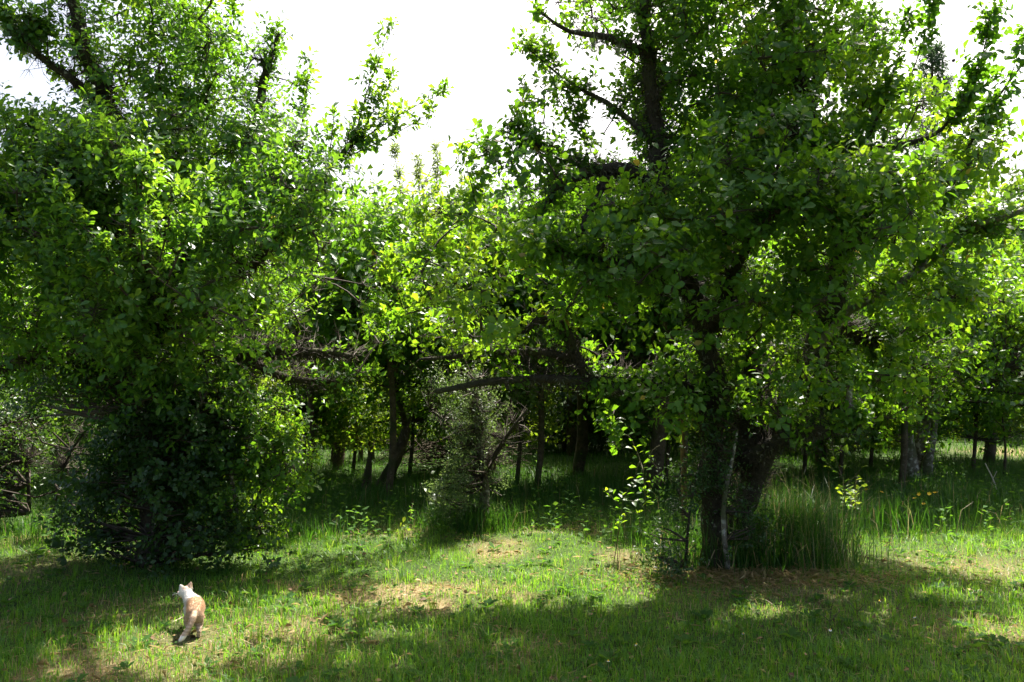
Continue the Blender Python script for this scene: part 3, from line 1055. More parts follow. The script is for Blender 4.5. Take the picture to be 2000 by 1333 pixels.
R_BLOBS = [
    (1330, 60, 6.8, 230, 180, .9, 1.0), (1540, 130, 6.4, 190, 190, 1.1, .7), (1460, -150, 6.4, 270, 130, 1.3, .9), (1150, 30, 6.1, 90, 60, .5, 1.0),
    (1180, 420, 5.9, 180, 110, .8, 1.0), (1010, 345, 6.0, 120, 80, .5, 1.2), (1030, 520, 5.6, 160, 110, .7, 1.1), (1310, 270, 6.85, 160, 130, .7, 1.0),
    (1480, 360, 5.7, 210, 130, .8, .9), (1690, 400, 5.1, 160, 90, .5, 1.6), (1720, 260, 6.0, 170, 100, .8, .7), (1890, 350, 5.9, 120, 110, .7, .45),
    (1300, 560, 5.8, 190, 100, .7, .7), (1500, 560, 5.7, 180, 100, .7, .45), (1760, 560, 6.1, 190, 120, .9, .9), (1640, 700, 6.5, 160, 60, .8, .7),
    (980, 690, 5.9, 130, 45, .4, .9), (860, 560, 5.9, 70, 70, .4, 1.0), (1600, 240, 6.7, 250, 170, 1.2, .5), (1190, 670, 5.7, 70, 35, .3, .8),
    (1380, 450, 5.1, 150, 90, .4, .55), (900, 470, 5.9, 80, 60, .4, 1.2), (960, 590, 5.7, 110, 60, .5, 1.2), (1390, 570, 5.6, 60, 40, .25, .8), (1530, 600, 5.4, 50, 45, .25, .9),
    (790, 610, 7.6, 80, 90, .6, .9), (730, 500, 7.7, 70, 80, .6, .8), (870, 640, 7.4, 90, 60, .6, .8), (1700, 620, 7.4, 140, 90, .8, 1.0), (1850, 520, 7.5, 130, 110, .8, .9), (1560, 480, 7.6, 150, 120, .7, .7), (1900, 640, 7.4, 100, 70, .6, .8), (1350, 700, 6.9, 130, 60, .5, .7),
    (1600, 765, 6.8, 150, 45, .5, .8), (1760, 770, 7.0, 110, 55, .5, .8), (1500, 700, 6.9, 100, 60, .5, .7), (1120, 560, 6.3, 120, 80, .5, .8), (1060, 420, 6.2, 120, 90, .6, .7),
    (880, 600, 7.1, 70, 70, .35, .9), (940, 460, 7.5, 80, 80, .4, .9), (830, 540, 7.3, 60, 70, .35, .8), (1000, 380, 7.9, 80, 80, .4, .8),
    (1250, 690, 6.3, 150, 70, .6, 1.0), (1420, 720, 6.7, 120, 70, .6, .9), (1620, 700, 6.1, 140, 80, .5, .9), (1780, 700, 6.4, 130, 80, .6, 1.0), (1700, 790, 6.5, 130, 45, .4, .8), (1120, 700, 6.2, 120, 50, .4, .9), (1320, 770, 6.0, 90, 50, .35, 1.1), (1560, 780, 5.9, 120, 50, .35, 1.2), (1430, 850, 6.0, 45, 60, .2, 1.0), (1200, 790, 6.0, 80, 40, .3, .9), (1640, 860, 6.2, 80, 30, .3, .8),
    (970, 300, 6.1, 90, 60, .5, 1.3), (1070, 270, 6.1, 80, 50, .5, 1.2), (920, 400, 6.0, 70, 80, .5, 1.3), (980, 620, 6.1, 120, 80, .6, 1.0), (860, 700, 6.4, 100, 50, .5, .9), (1250, 800, 6.0, 70, 35, .25, .7), (1050, 200, 6.4, 50, 60, .3, .6),
    (1400, 960, 6.15, 50, 110, .15, .8), (1330, 860, 6.2, 60, 40, .2, .6), (1750, 700, 6.3, 90, 60, .5, .8), (1440, 790, 6.0, 40, 30, .2, .5),
]
R_SPRAYS = [
    ([(1150, 290, 6.4), (1090, 190, 6.5), (1060, 70, 6.6)], .008), ([(1150, 280, 6.4), (1090, 140, 6.5), (1020, 85, 6.6)], .006), ([(1180, 260, 6.4), (1230, 180, 6.4), (1260, 130, 6.4)], .006),
    ([(1010, 320, 6.1), (990, 260, 6.1)], .006), ([(930, 400, 6.0), (905, 300, 6.0)], .006), ([(1720, 210, 5.9), (1760, 100, 5.9), (1790, 0, 5.9)], .007), ([(1760, 200, 5.9), (1800, 90, 5.9), (1830, -20, 5.9)], .007),
    ([(1700, 130, 6.1), (1740, 70, 6.1)], .005), ([(1850, 260, 5.8), (1900, 150, 5.8), (1940, 15, 5.8)], .004), ([(1930, 260, 5.8), (1970, 160, 5.8), (2000, 70, 5.8)], .006),
    ([(1640, 20, 6.2), (1680, -40, 6.2)], .006), ([(1680, 60, 6.2), (1700, 30, 6.2)], .005), ([(860, 520, 5.8), (800, 500, 5.7), (740, 540, 5.6)], .007), ([(840, 600, 5.8), (780, 620, 5.8), (730, 650, 5.8)], .006),
    ([(1700, 420, 5.1), (1740, 370, 5.0), (1720, 330, 5.0)], .006), ([(1640, 430, 5.1), (1600, 400, 5.0), (1560, 420, 4.9)], .006), ([(1200, 800, 6.0), (1190, 850, 5.9), (1210, 880, 5.9)], .005),
]
plant('plum_tree', 'large old plum tree right of the sunlit gap, several dark lichened stems, spreading crown', 'tree', (1410, 1105), R_LIMBS, R_BLOBS, 1800, 12, 8, .066, gaps=.505, gap_f=3.1, shoot_len=.15, clump_r=.18, width=1.1, limb_shoots=1200,
      part_leaves=300, sprays=R_SPRAYS, lichen=26000, spurs=5200, beards=((1160, 110, 6.0, 22, 65), (1470, 290, 5.9, 16, 30), (1195, 780, 6.0, 16, 30), (1222, 60, 6.1, 12, 45)), fruits=30)

# ---- the big plum tree on the left, trunk wrapped in ivy
L_LIMBS = [
    ('trunk', [(310, 1095, 6.55, .20), (322, 980, 6.55, .17), (330, 850, 6.5, .15), (325, 720, 6.5, .14), (318, 600, 6.5, .12), (325, 480, 6.5, .10), (318, 380, 6.4, .085), (275, 300, 6.4, .075), (215, 215, 6.4, .065), (165, 90, 6.4, .05), (120, -60, 6.4, .03)], None),
    ('branch', [(240, 255, 6.4, .05), (170, 180, 6.3, .04), (100, 125, 6.2, .03), (50, 85, 6.15, .022), (0, 25, 6.1, .014), (-40, -20, 6.1, .01)], None),
    ('branch', [(55, 90, 6.15, .02), (75, 65, 6.15, .025), (60, 40, 6.1, .012)], None),
    ('branch', [(320, 470, 6.45, .07), (350, 350, 6.5, .055), (370, 260, 6.6, .04), (400, 190, 6.6, .02)], None),
    ('branch', [(330, 540, 6.5, .07), (430, 430, 6.5, .05), (490, 280, 6.5, .04), (515, 150, 6.5, .03), (545, 65, 6.5, .012)], None),
    ('branch', [(330, 620, 6.5, .07), (480, 520, 6.3, .05), (600, 390, 6.2, .035), (690, 270, 6.2, .018)], None),
    ('branch', [(328, 700, 6.5, .07), (450, 680, 6.4, .05), (580, 690, 6.4, .04), (690, 700, 6.4, .025)], None),
    ('branch', [(470, 690, 6.4, .035), (560, 740, 6.6, .03), (680, 745, 6.8, .02)], None),
    ('branch', [(318, 660, 6.5, .06), (210, 690, 6.4, .05), (100, 690, 6.4, .04), (-20, 720, 6.4, .03)], None),
    ('branch', [(240, 685, 6.4, .04), (140, 650, 6.3, .03), (40, 700, 6.3, .02), (-40, 690, 6.3, .01)], None),
    ('branch', [(318, 600, 6.4, .05), (250, 480, 6.0, .04), (150, 380, 5.8, .03), (60, 330, 5.7, .015)], None),
    ('branch', [(150, 330, 6.2, .04), (100, 300, 6.1, .03), (60, 250, 6.0, .02)], None),
    ('branch', [(322, 640, 6.4, .05), (300, 560, 5.6, .035), (260, 470, 5.1, .02), (280, 340, 5.0, .008)], None),
    ('branch', [(390, 830, 6.4, .03), (430, 770, 6.3, .022), (450, 720, 6.3, .012)], None),
]
L_BLOBS = [
    (350, 120, 6.6, 120, 120, .7, .95), (210, 90, 6.7, 100, 110, .6, .6), (700, 350, 6.3, 60, 75, .4, 1.2), (620, 270, 6.3, 50, 60, .3, 1.0), (60, 700, 6.3, 110, 60, .5, 1.0), (480, 700, 6.3, 120, 60, .5, 1.0), (620, 700, 6.6, 100, 60, .4, 1.2), (560, 780, 6.7, 70, 50, .3, 1.0), (700, 640, 6.7, 70, 70, .4, 1.0), (180, 760, 6.4, 110, 70, .5, 1.0), (440, 800, 6.5, 80, 60, .4, .9), (520, 770, 6.5, 80, 60, .4, 1.0), (515, 190, 6.5, 70, 110, .5, 1.0), (570, 300, 6.3, 120, 90, .7, 1.0), (280, -90, 6.5, 200, 90, .9, .7),
    (200, 330, 6.1, 180, 110, .9, .9), (50, 340, 6.0, 110, 110, .9, 1.0), (110, 500, 5.7, 150, 120, .8, 1.0), (330, 520, 5.5, 120, 110, .5, .55), (560, 450, 5.9, 160, 130, .8, 1.1),
    (680, 420, 6.2, 60, 110, .4, 1.0), (420, 610, 5.6, 210, 90, .7, 1.1), (120, 600, 5.8, 150, 70, .8, 1.0), (640, 620, 6.3, 120, 90, .6, .9), (420, 330, 6.4, 130, 110, .8, .8),
    (-110, 420, 6.2, 120, 220, 1.0, .9), (300, 560, 7.5, 190, 130, .8, .8), (500, 590, 7.4, 130, 100, .7, .9), (660, 540, 7.3, 90, 110, .7, .9), (100, 600, 7.3, 150, 110, .8, .8), (310, 760, 6.2, 200, 70, .5, 1.2), (560, 740, 6.7, 80, 50, .4, .7), (180, 690, 5.9, 120, 60, .6, .9), (560, 660, 5.9, 110, 60, .5, .9), (360, 250, 6.5, 110, 110, .7, .8), (340, 680, 5.9, 150, 50, .5, 1.0),
]
L_SPRAYS = [
    ([(405, 250, 6.6), (403, 160, 6.6), (378, 80, 6.6), (372, -20, 6.6)], .008), ([(405, 160, 6.6), (440, 80, 6.6), (462, -10, 6.6)], .006), ([(95, 120, 6.2), (90, 50, 6.2), (85, -20, 6.2)], .006),
    ([(290, 100, 6.4), (300, 20, 6.4)], .006), ([(690, 280, 6.2), (720, 170, 6.2), (765, 60, 6.2)], .008), ([(680, 300, 6.2), (740, 200, 6.2), (770, 150, 6.2)], .006),
    ([(672, 296, 6.2), (780, 225, 6.2), (868, 180, 6.2)], .007), ([(655, 318, 6.2), (765, 265, 6.2), (850, 215, 6.2)], .006), ([(640, 330, 6.2), (650, 250, 6.2), (655, 205, 6.2)], .006), ([(590, 240, 6.4), (600, 170, 6.4), (600, 120, 6.4)], .006),
    ([(270, 600, 5.2), (180, 500, 5.1), (110, 370, 5.0)], .009), ([(280, 520, 5.1), (270, 400, 5.0), (262, 310, 4.95)], .008), ([(310, 520, 5.0), (330, 430, 4.9), (335, 360, 4.85)], .008), ([(330, 540, 5.0), (370, 450, 4.95), (405, 355, 4.9)], .008),
    ([(200, 560, 5.2), (130, 520, 5.1), (75, 490, 5.0)], .007), ([(60, 330, 5.6), (20, 270, 5.6), (5, 220, 5.6)], .007), ([(240, 570, 5.1), (190, 470, 5.0), (140, 430, 5.0)], .007), ([(530, 130, 6.5), (540, 60, 6.5)], .005),
]
plant('plum_tree', 'large old plum tree on the left, pale upright shoots, ivy wrapped trunk', 'tree', (310, 1095), L_LIMBS, L_BLOBS, 1700, 12, 9, .063, gaps=.478, gap_f=3.0, shoot_len=.18, clump_r=.19, limb_shoots=700, leaf='plum_leaf_left', width=.92,
      part_leaves=300, sprays=L_SPRAYS, lichen=22000, spurs=4200, beards=((52, 88, 6.15, 20, 35), (40, 95, 6.15, 10, 25)), fruits=14)

# ivy thicket round the left trunk, a bush leaning out of it to the right, and a bramble at the far left
plant('ivy', 'dark ivy covering the trunk of the big left tree down to the grass', 'ivy', (300, 1100), [('stem', [(300, 1100, 6.4, .03), (305, 950, 6.35, .025), (315, 800, 6.35, .018)], None)],
      [(320, 780, 6.45, 150, 130, .5, 1.2), (310, 950, 6.4, 100, 140, .4, 1.2), (200, 800, 6.6, 90, 120, .5, 1.0), (430, 900, 6.5, 80, 110, .4, .8), (190, 960, 6.6, 60, 90, .4, .7), (300, 1070, 6.3, 110, 40, .3, 1.1),
       (420, 1045, 6.4, 100, 50, .3, 1.0), (500, 1040, 6.5, 70, 45, .3, .8), (230, 1060, 6.5, 80, 40, .3, .8), (130, 1010, 6.7, 60, 50, .3, .5), (510, 980, 6.5, 50, 60, .25, .5), (90, 760, 7.2, 70, 70, .4, .6)], 620, 9, 8, .05, leaf='ivy_leaf', width=1.25, fine=False, carve=False, gaps=.46, gap_f=3.2,
      part_leaves=0, shoot_len=.16, clump_r=.17, spurs=300, crown_name='foliage')
plant('bush', 'leafy light green bush leaning out of the ivy with a pale bare stem', 'bush', (470, 1060), [('stem', [(470, 1060, 6.6, .02), (455, 960, 6.5, .018), (450, 890, 6.45, .016), (462, 860, 6.45, .008)], 'bark_pale'), ('stem', [(480, 1060, 6.6, .015), (520, 930, 6.5, .01), (580, 850, 6.4, .005)], None)],
      [(500, 860, 6.4, 90, 60, .35, 1.1), (540, 930, 6.4, 60, 60, .3, .9), (470, 1000, 6.4, 70, 60, .3, .7), (430, 800, 6.4, 50, 40, .3, .8)], 75, 9, 9, .05, leaf='plum_leaf', width=1.1, carve=True, part_leaves=180, shoot_len=.18, clump_r=.14, crown_name='foliage',
      sprays=(([(520, 900, 6.3), (570, 850, 6.25), (605, 815, 6.2)], .004),))
plant('bramble', 'tangled dark green bramble thicket at the left edge below the branches', 'bush', (60, 1000), [('stem', [(60, 1000, 8.0, .02), (50, 900, 8.0, .015), (20, 830, 8.0, .006)], None), ('stem', [(100, 1000, 7.8, .02), (140, 880, 7.8, .012), (190, 820, 7.8, .004)], None)],
      [(40, 880, 8.0, 120, 130, .6, 1), (140, 950, 7.6, 100, 70, .5, .9), (-120, 880, 8.2, 120, 160, .8, .9), (20, 960, 7.6, 80, 60, .5, .8)], 200, 9, 8, .045, leaf='far_dark_leaf', fine=False, carve=True, spurs=300, crown_name='foliage')

# ---- the small tree in the middle of the lawn edge, grey foliage hanging to the grass
plant('olive_shrub', 'small grey green shrub with a pale trunk in the middle behind the sunlit lawn', 'shrub', (940, 1030), [('trunk', [(942, 1032, 7.9, .055), (945, 960, 7.9, .045), (935, 880, 7.9, .04), (930, 800, 7.9, .03), (925, 740, 7.9, .015)], 'bark_pale'), ('branch', [(940, 930, 7.9, .03), (985, 860, 7.9, .02), (1030, 800, 7.9, .01)], None), ('branch', [(938, 900, 7.9, .03), (890, 840, 7.9, .02), (840, 800, 7.9, .01)], None)],
      [(920, 800, 7.8, 140, 85, .5, 1.0), (870, 880, 7.8, 60, 60, .3, .7), (1030, 810, 7.8, 90, 60, .4, 1.0), (820, 800, 7.9, 60, 45, .3, .8), (960, 950, 7.7, 50, 50, .3, .8), (930, 920, 7.7, 70, 60, .35, .9), (890, 970, 7.75, 45, 60, .3, .9), (1000, 880, 7.8, 60, 40, .3, .7)], 330, 10, 11, .034, leaf='grey_leaf', width=.65, fine=False, carve=True, shoot_len=.2, clump_r=.16, spurs=500)

plant('undergrowth', 'dark leafy undergrowth climbing the foot of the right plum trunk', 'shrub', (1340, 1105), [('stem', [(1340, 1105, 6.1, .012), (1345, 1010, 6.1, .009), (1360, 930, 6.12, .005)], None), ('stem', [(1420, 1110, 6.15, .02), (1412, 1000, 6.1, .018), (1425, 930, 6.1, .015), (1440, 840, 6.15, .008)], 'bark_pale')],
      [(1310, 1060, 6.15, 55, 50, .2, 1.0), (1345, 980, 6.15, 45, 90, .15, .8), (1400, 900, 6.1, 40, 100, .12, .7), (1450, 1010, 6.2, 40, 60, .15, .6), (1300, 1100, 6.0, 60, 25, .2, .8)], 120, 8, 8, .034, leaf='ivy_leaf', fine=False, carve=False, shoot_len=.12, clump_r=.11, crown_name='foliage', gaps=.42, gap_f=4)

# ---- trees standing behind
BG = 'trees standing behind the two plum trees'


def back_tree(label, base_px, d, stems_, blobs, n, leaf='far_leaf', bark='bark_far', ls=.075, name='tree', cat='tree', n_shoot=9, per=8, spurs=150, **kw):
    bx, by = at(base_px, 715, d)[:2]
    base = np.array([bx, by, float(gz(bx, by))])
    gy_ = 715 + CAM_H / d * F
    L = []
    for i, s in enumerate(stems_):
        pts = [(a_, (gy_ + 4 if b_ is None else b_), d + dd, r) for a_, b_, dd, r in s]
        L.append(('trunk' if s[0][1] is None else 'branch', pts, None))
    B = [(a_, b_, d + dd, rx, ry, rd, w) for a_, b_, dd, rx, ry, rd, w in blobs]
    k = dict(fine=False, shoot_len=.34, clump_r=.30, sides=7, group=BG, twig_r=.004)
    k.update(kw)
    return plant(name, label, cat, None, L, B, n, n_shoot, per, ls * 1.06, leaf=leaf, bark=bark, base=base, spurs=spurs, **k)


back_tree('tree with two pale leaning trunks behind the right plum tree, broad light leaves overhead', 1790, 11.2,
          [[(1785, None, 0, .10), (1770, 850, 0, .075), (1765, 770, 0, .06), (1740, 690, 0, .04), (1700, 620, 0, .02)], [(1800, None, .1, .08), (1820, 860, .1, .05), (1838, 780, .1, .04), (1880, 690, .1, .02)], [(1800, None, .3, .14), (1805, 850, .3, .12), (1815, 740, .3, .08), (1850, 600, .3, .04)],
           [(1765, 730, 0, .04), (1850, 750, -.4, .03), (1960, 720, -.8, .015)]],
          [(1850, 620, -.6, 170, 100, 1.1, 1), (1950, 700, -.8, 110, 80, .9, 1), (1720, 720, 0, 90, 60, .6, .8), (1960, 560, .3, 130, 120, 1.2, 1), (1830, 800, -.6, 90, 40, .4, .6), (2120, 650, 0, 120, 150, 1.2, .8)], 230, leaf='plum_leaf', bark='bark_pale', fine=False, ls=.085, part_leaves=120)
back_tree('dark trunked tree behind the wooden prop, hidden in shade', 1272, 10.2,
          [[(1272, None, 0, .12), (1285, 850, 0, .10), (1290, 750, 0, .08), (1260, 620, 0, .05)], [(1290, 760, 0, .05), (1380, 640, .3, .03)], [(1288, 740, 0, .05), (1200, 640, .3, .03)]],
          [(1200, 700, .4, 130, 70, .9, 1), (1350, 650, .6, 160, 100, 1, 1), (1300, 480, .6, 220, 160, 1.1, .9), (1480, 720, .6, 110, 70, .7, .9)], 200, leaf='far_dark_leaf')
back_tree('bright yellow green tree in the gap between the two plum trees', 760, 10.4,
          [[(765, None, .9, .06), (770, 880, .9, .055), (790, 835, .9, .045), (770, 740, .6, .035), (760, 600, .3, .025), (780, 450, 0, .012)]],
          [(770, 500, 0, 110, 110, .9, 1), (720, 640, -.3, 110, 90, .8, 1), (820, 620, .2, 90, 110, .8, 1), (760, 730, -.2, 110, 50, .6, .7), (840, 460, .8, 90, 70, .7, 1)], 210, leaf='far_leaf', ls=.07)
back_tree('pale feathery willow rising into the sky behind the gap', 830, 15.5,
          [[(830, None, 0, .12), (835, 700, 0, .09), (830, 500, 0, .06), (825, 360, 0, .02)], [(832, 600, 0, .05), (900, 450, .2, .02)], [(832, 560, 0, .05), (760, 430, .2, .02)]],
          [(820, 345, 0, 70, 55, .9, 1.4), (870, 330, .2, 60, 50, .8, 1.2), (760, 380, 0, 60, 60, .8, 1.2), (850, 470, 0, 130, 90, 1.1, 1), (760, 440, .3, 70, 70, .9, 1), (900, 560, .3, 130, 110, 1.1, 1), (760, 580, .3, 110, 110, 1, .9)], 190, leaf='willow_leaf', width=.5, ls=.10, per=10, up_bias=1.0, shoot_len=.55,
          sprays=(([(790, 400, 15.5), (775, 330, 15.5), (770, 285, 15.5)], .012), ([(850, 390, 15.5), (855, 320, 15.5), (850, 285, 15.5)], .012), ([(880, 420, 15.5), (905, 350, 15.5)], .012), ([(820, 380, 15.5), (815, 310, 15.5)], .012)))
back_tree('shrub with two reddish stems beneath the low branch in the middle', 940, 11.8,
          [[(932, None, 0, .05), (931, 850, 0, .045), (930, 790, 0, .05), (915, 700, 0, .03)], [(960, None, .2, .06), (958, 850, .2, .055), (965, 780, .2, .05), (990, 690, .2, .03)]],
          [(900, 700, .3, 110, 50, .6, 1), (1010, 650, .4, 120, 60, .7, 1), (880, 830, .3, 60, 40, .4, .6)], 95, leaf='far_leaf', bark='bark_red', ls=.06, name='red_stemmed_shrub', cat='shrub')
back_tree('slim dark tree with a straight trunk left of the gap, yellow green leaves', 655, 13.2,
          [[(652, None, 0, .05), (655, 800, 0, .045), (660, 700, 0, .04), (640, 560, 0, .02)], [(612, None, .5, .05), (618, 800, .5, .05), (610, 700, .5, .03)]],
          [(630, 640, 0, 130, 80, .9, 1), (560, 700, .3, 90, 60, .7, 1), (680, 720, .2, 70, 40, .6, .7)], 130, ls=.08)
back_tree('slender pair of dark stems just right of the slim tree', 712, 13.8,
          [[(705, None, 0, .045), (706, 800, 0, .04), (704, 700, 0, .03), (720, 580, 0, .015)], [(724, None, .2, .06), (726, 800, .2, .055), (730, 680, .2, .03)]],
          [(740, 640, .3, 100, 80, .9, 1), (820, 740, .5, 90, 50, .7, .8)], 90, leaf='far_dark_leaf', ls=.075)
back_tree('dark trunk standing in shade just left of the grey shrub beyond the gap', 530, 12.6,
          [[(540, None, 0, .11), (545, 800, 0, .10), (540, 700, 0, .08), (520, 560, 0, .04)]],
          [(500, 620, .2, 150, 110, 1, 1), (560, 760, .2, 70, 40, .5, .7)], 130, leaf='far_dark_leaf', ls=.08)
back_tree('sunlit green thicket tree behind the low left branches at the picture edge', 40, 10.5,
          [[(40, None, 0, .10), (50, 850, 0, .08), (40, 700, 0, .06), (60, 560, 0, .03)]],
          [(60, 720, -.3, 130, 90, .9, 1), (-60, 620, 0, 150, 150, 1.1, 1), (120, 800, -.2, 90, 60, .6, .8), (10, 830, -.2, 90, 70, .7, .8)], 190, leaf='plum_leaf', ls=.07)
back_tree('thick dark green tree filling in behind the left trunk', 240, 12.5,
          [[(240, None, 0, .16), (235, 800, 0, .13), (240, 600, 0, .10), (230, 420, 0, .05)]],
          [(240, 520, 0, 190, 150, 1.3, 1), (90, 470, .5, 150, 130, 1.3, .9), (330, 700, 0, 150, 120, 1, 1), (200, 850, 0, 150, 80, .8, 1), (420, 520, .3, 130, 120, 1.1, .9)], 300, leaf='far_dark_leaf', ls=.085)
# the wood that closes the view: each tree its own crown
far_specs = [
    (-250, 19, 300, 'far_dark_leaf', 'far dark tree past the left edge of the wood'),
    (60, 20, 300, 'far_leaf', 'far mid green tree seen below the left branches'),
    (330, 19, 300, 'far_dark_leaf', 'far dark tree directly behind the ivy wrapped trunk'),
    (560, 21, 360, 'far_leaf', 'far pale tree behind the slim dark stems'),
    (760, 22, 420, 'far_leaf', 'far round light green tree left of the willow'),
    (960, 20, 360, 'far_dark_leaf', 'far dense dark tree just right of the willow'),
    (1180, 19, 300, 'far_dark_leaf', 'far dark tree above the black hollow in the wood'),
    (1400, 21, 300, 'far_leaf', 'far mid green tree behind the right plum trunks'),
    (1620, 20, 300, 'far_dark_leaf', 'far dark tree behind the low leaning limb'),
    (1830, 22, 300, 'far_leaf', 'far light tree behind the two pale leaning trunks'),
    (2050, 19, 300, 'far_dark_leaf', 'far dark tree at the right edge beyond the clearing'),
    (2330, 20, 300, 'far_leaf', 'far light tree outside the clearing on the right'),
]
for fx, d, top, lf, lab in far_specs:
    R = 150
    gy_ = 715 + CAM_H / d * F
    mid = (top + 740) / 2
    back_tree(lab, fx, d, [[(fx, None, 0, .16), (fx + 8, 760, 0, .13), (fx - 6, mid, 0, .08), (fx + 10, top + 60, 0, .02)], [(fx + 4, 740, 0, .08), (fx + 80, mid, .3, .03)], [(fx, 730, 0, .08), (fx - 80, mid, -.3, .03)]],
              [(fx, mid, 0, R, (740 - top) / 2 * .9, 1.6, 1), (fx - 90, mid + 60, -.4, R * .7, 90, 1.2, .9), (fx + 90, mid + 40, .4, R * .7, 100, 1.2, .9), (fx + 10, top + 80, 0, 90, 70, 1.0, .9), (fx, 770, 0, R, 50, 1.0, .8)],
              140, leaf=lf, ls=.19, n_shoot=9, per=7, spurs=0, clump_r=.42, shoot_len=.45, carve=True)

# the middle row whose crowns keep the floor of the wood in shade
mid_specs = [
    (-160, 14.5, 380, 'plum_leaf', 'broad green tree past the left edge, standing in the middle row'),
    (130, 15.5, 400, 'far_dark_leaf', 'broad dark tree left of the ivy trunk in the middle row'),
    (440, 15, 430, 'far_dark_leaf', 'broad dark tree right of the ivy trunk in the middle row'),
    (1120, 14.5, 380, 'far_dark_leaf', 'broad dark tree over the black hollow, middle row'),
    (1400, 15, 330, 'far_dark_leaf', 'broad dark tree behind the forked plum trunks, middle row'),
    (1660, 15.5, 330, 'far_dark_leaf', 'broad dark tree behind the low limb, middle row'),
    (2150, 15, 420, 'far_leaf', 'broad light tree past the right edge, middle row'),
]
for fx, d, top, lf, lab in mid_specs:
    mid = (top + 720) / 2
    back_tree(lab, fx, d, [[(fx, None, 0, .12), (fx - 8, 780, 0, .10), (fx + 6, mid, 0, .07), (fx - 10, top + 60, 0, .02)], [(fx - 4, 740, 0, .06), (fx + 110, mid, .4, .025)], [(fx, 720, 0, .06), (fx - 110, mid, -.4, .025)]],
              [(fx, mid, 0, 170, (720 - top) / 2, 1.6, 1), (fx - 110, mid + 70, -.5, 110, 90, 1.1, .9), (fx + 110, mid + 50, .5, 110, 100, 1.1, .9), (fx, 745, 0, 160, 60, .9, .9), (fx + 90, 770, .3, 90, 40, .7, .8)],
              230, leaf=lf, ls=.155, n_shoot=9, per=7, spurs=0, clump_r=.40, shoot_len=.42, carve=True)

# row of crowns added to shade the rough strip behind the two plum trees
shade_specs = [
    (760, 9.6, 430, 'plum_leaf', 'green tree over the leaning trunk, nearest row'),
    (1330, 9.6, 330, 'plum_leaf', 'green tree behind the hanging leafy shoot, nearest row'),
    (600, 10.2, 380, 'plum_leaf', 'green tree over the rough grass right of the ivy, nearest row'),
    (900, 10.0, 440, 'plum_leaf', 'green tree over the grey shrub, nearest row'),
    (1050, 10.3, 380, 'plum_leaf', 'green tree left of the wooden prop, nearest row'),
    (1760, 10.2, 420, 'plum_leaf', 'green tree over the yellow flowers, nearest row'),
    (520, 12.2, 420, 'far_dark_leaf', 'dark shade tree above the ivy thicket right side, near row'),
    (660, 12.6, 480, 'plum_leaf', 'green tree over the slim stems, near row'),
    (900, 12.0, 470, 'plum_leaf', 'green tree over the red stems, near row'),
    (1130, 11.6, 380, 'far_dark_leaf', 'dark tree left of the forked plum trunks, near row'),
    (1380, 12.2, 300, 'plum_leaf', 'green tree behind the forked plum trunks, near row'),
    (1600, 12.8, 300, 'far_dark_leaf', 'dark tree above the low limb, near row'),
    (1930, 13.4, 420, 'plum_leaf', 'green tree over the thin bare sapling, near row'),
]
for fx, d, top, lf, lab in shade_specs:
    mid = (top + 660) / 2
    back_tree(lab, fx, d, [[(fx, None, 0, .09 if d > 11 else .045), (fx + 6, 790, 0, .08 if d > 11 else .04), (fx - 6, mid, 0, .05 if d > 11 else .03), (fx + 8, top + 60, 0, .015)], [(fx, 740, 0, .05), (fx + 100, mid, .4, .02)], [(fx, 700, 0, .05), (fx - 100, mid, -.4, .02)]],
              [(fx, mid, 0, 150, (660 - top) / 2, 1.6 if d > 11 else .8, 1), (fx - 90, mid + 70, -.6 if d > 11 else -.2, 110, 80, 1.2 if d > 11 else .6, .9), (fx + 90, mid + 50, .6 if d > 11 else .2, 110, 90, 1.2 if d > 11 else .6, .9), (fx - 40, 700, .5, 130, 60, .8, .9 if d > 11 else .01), (fx + 90, 740, .3, 70, 45, .6, .8 if fx != 660 and d > 11 else .01)],
              215 if d > 11 else 150, leaf=lf, ls=.155 if d > 11 else .11, n_shoot=9, per=7, spurs=60, clump_r=.34, shoot_len=.38, carve=True)

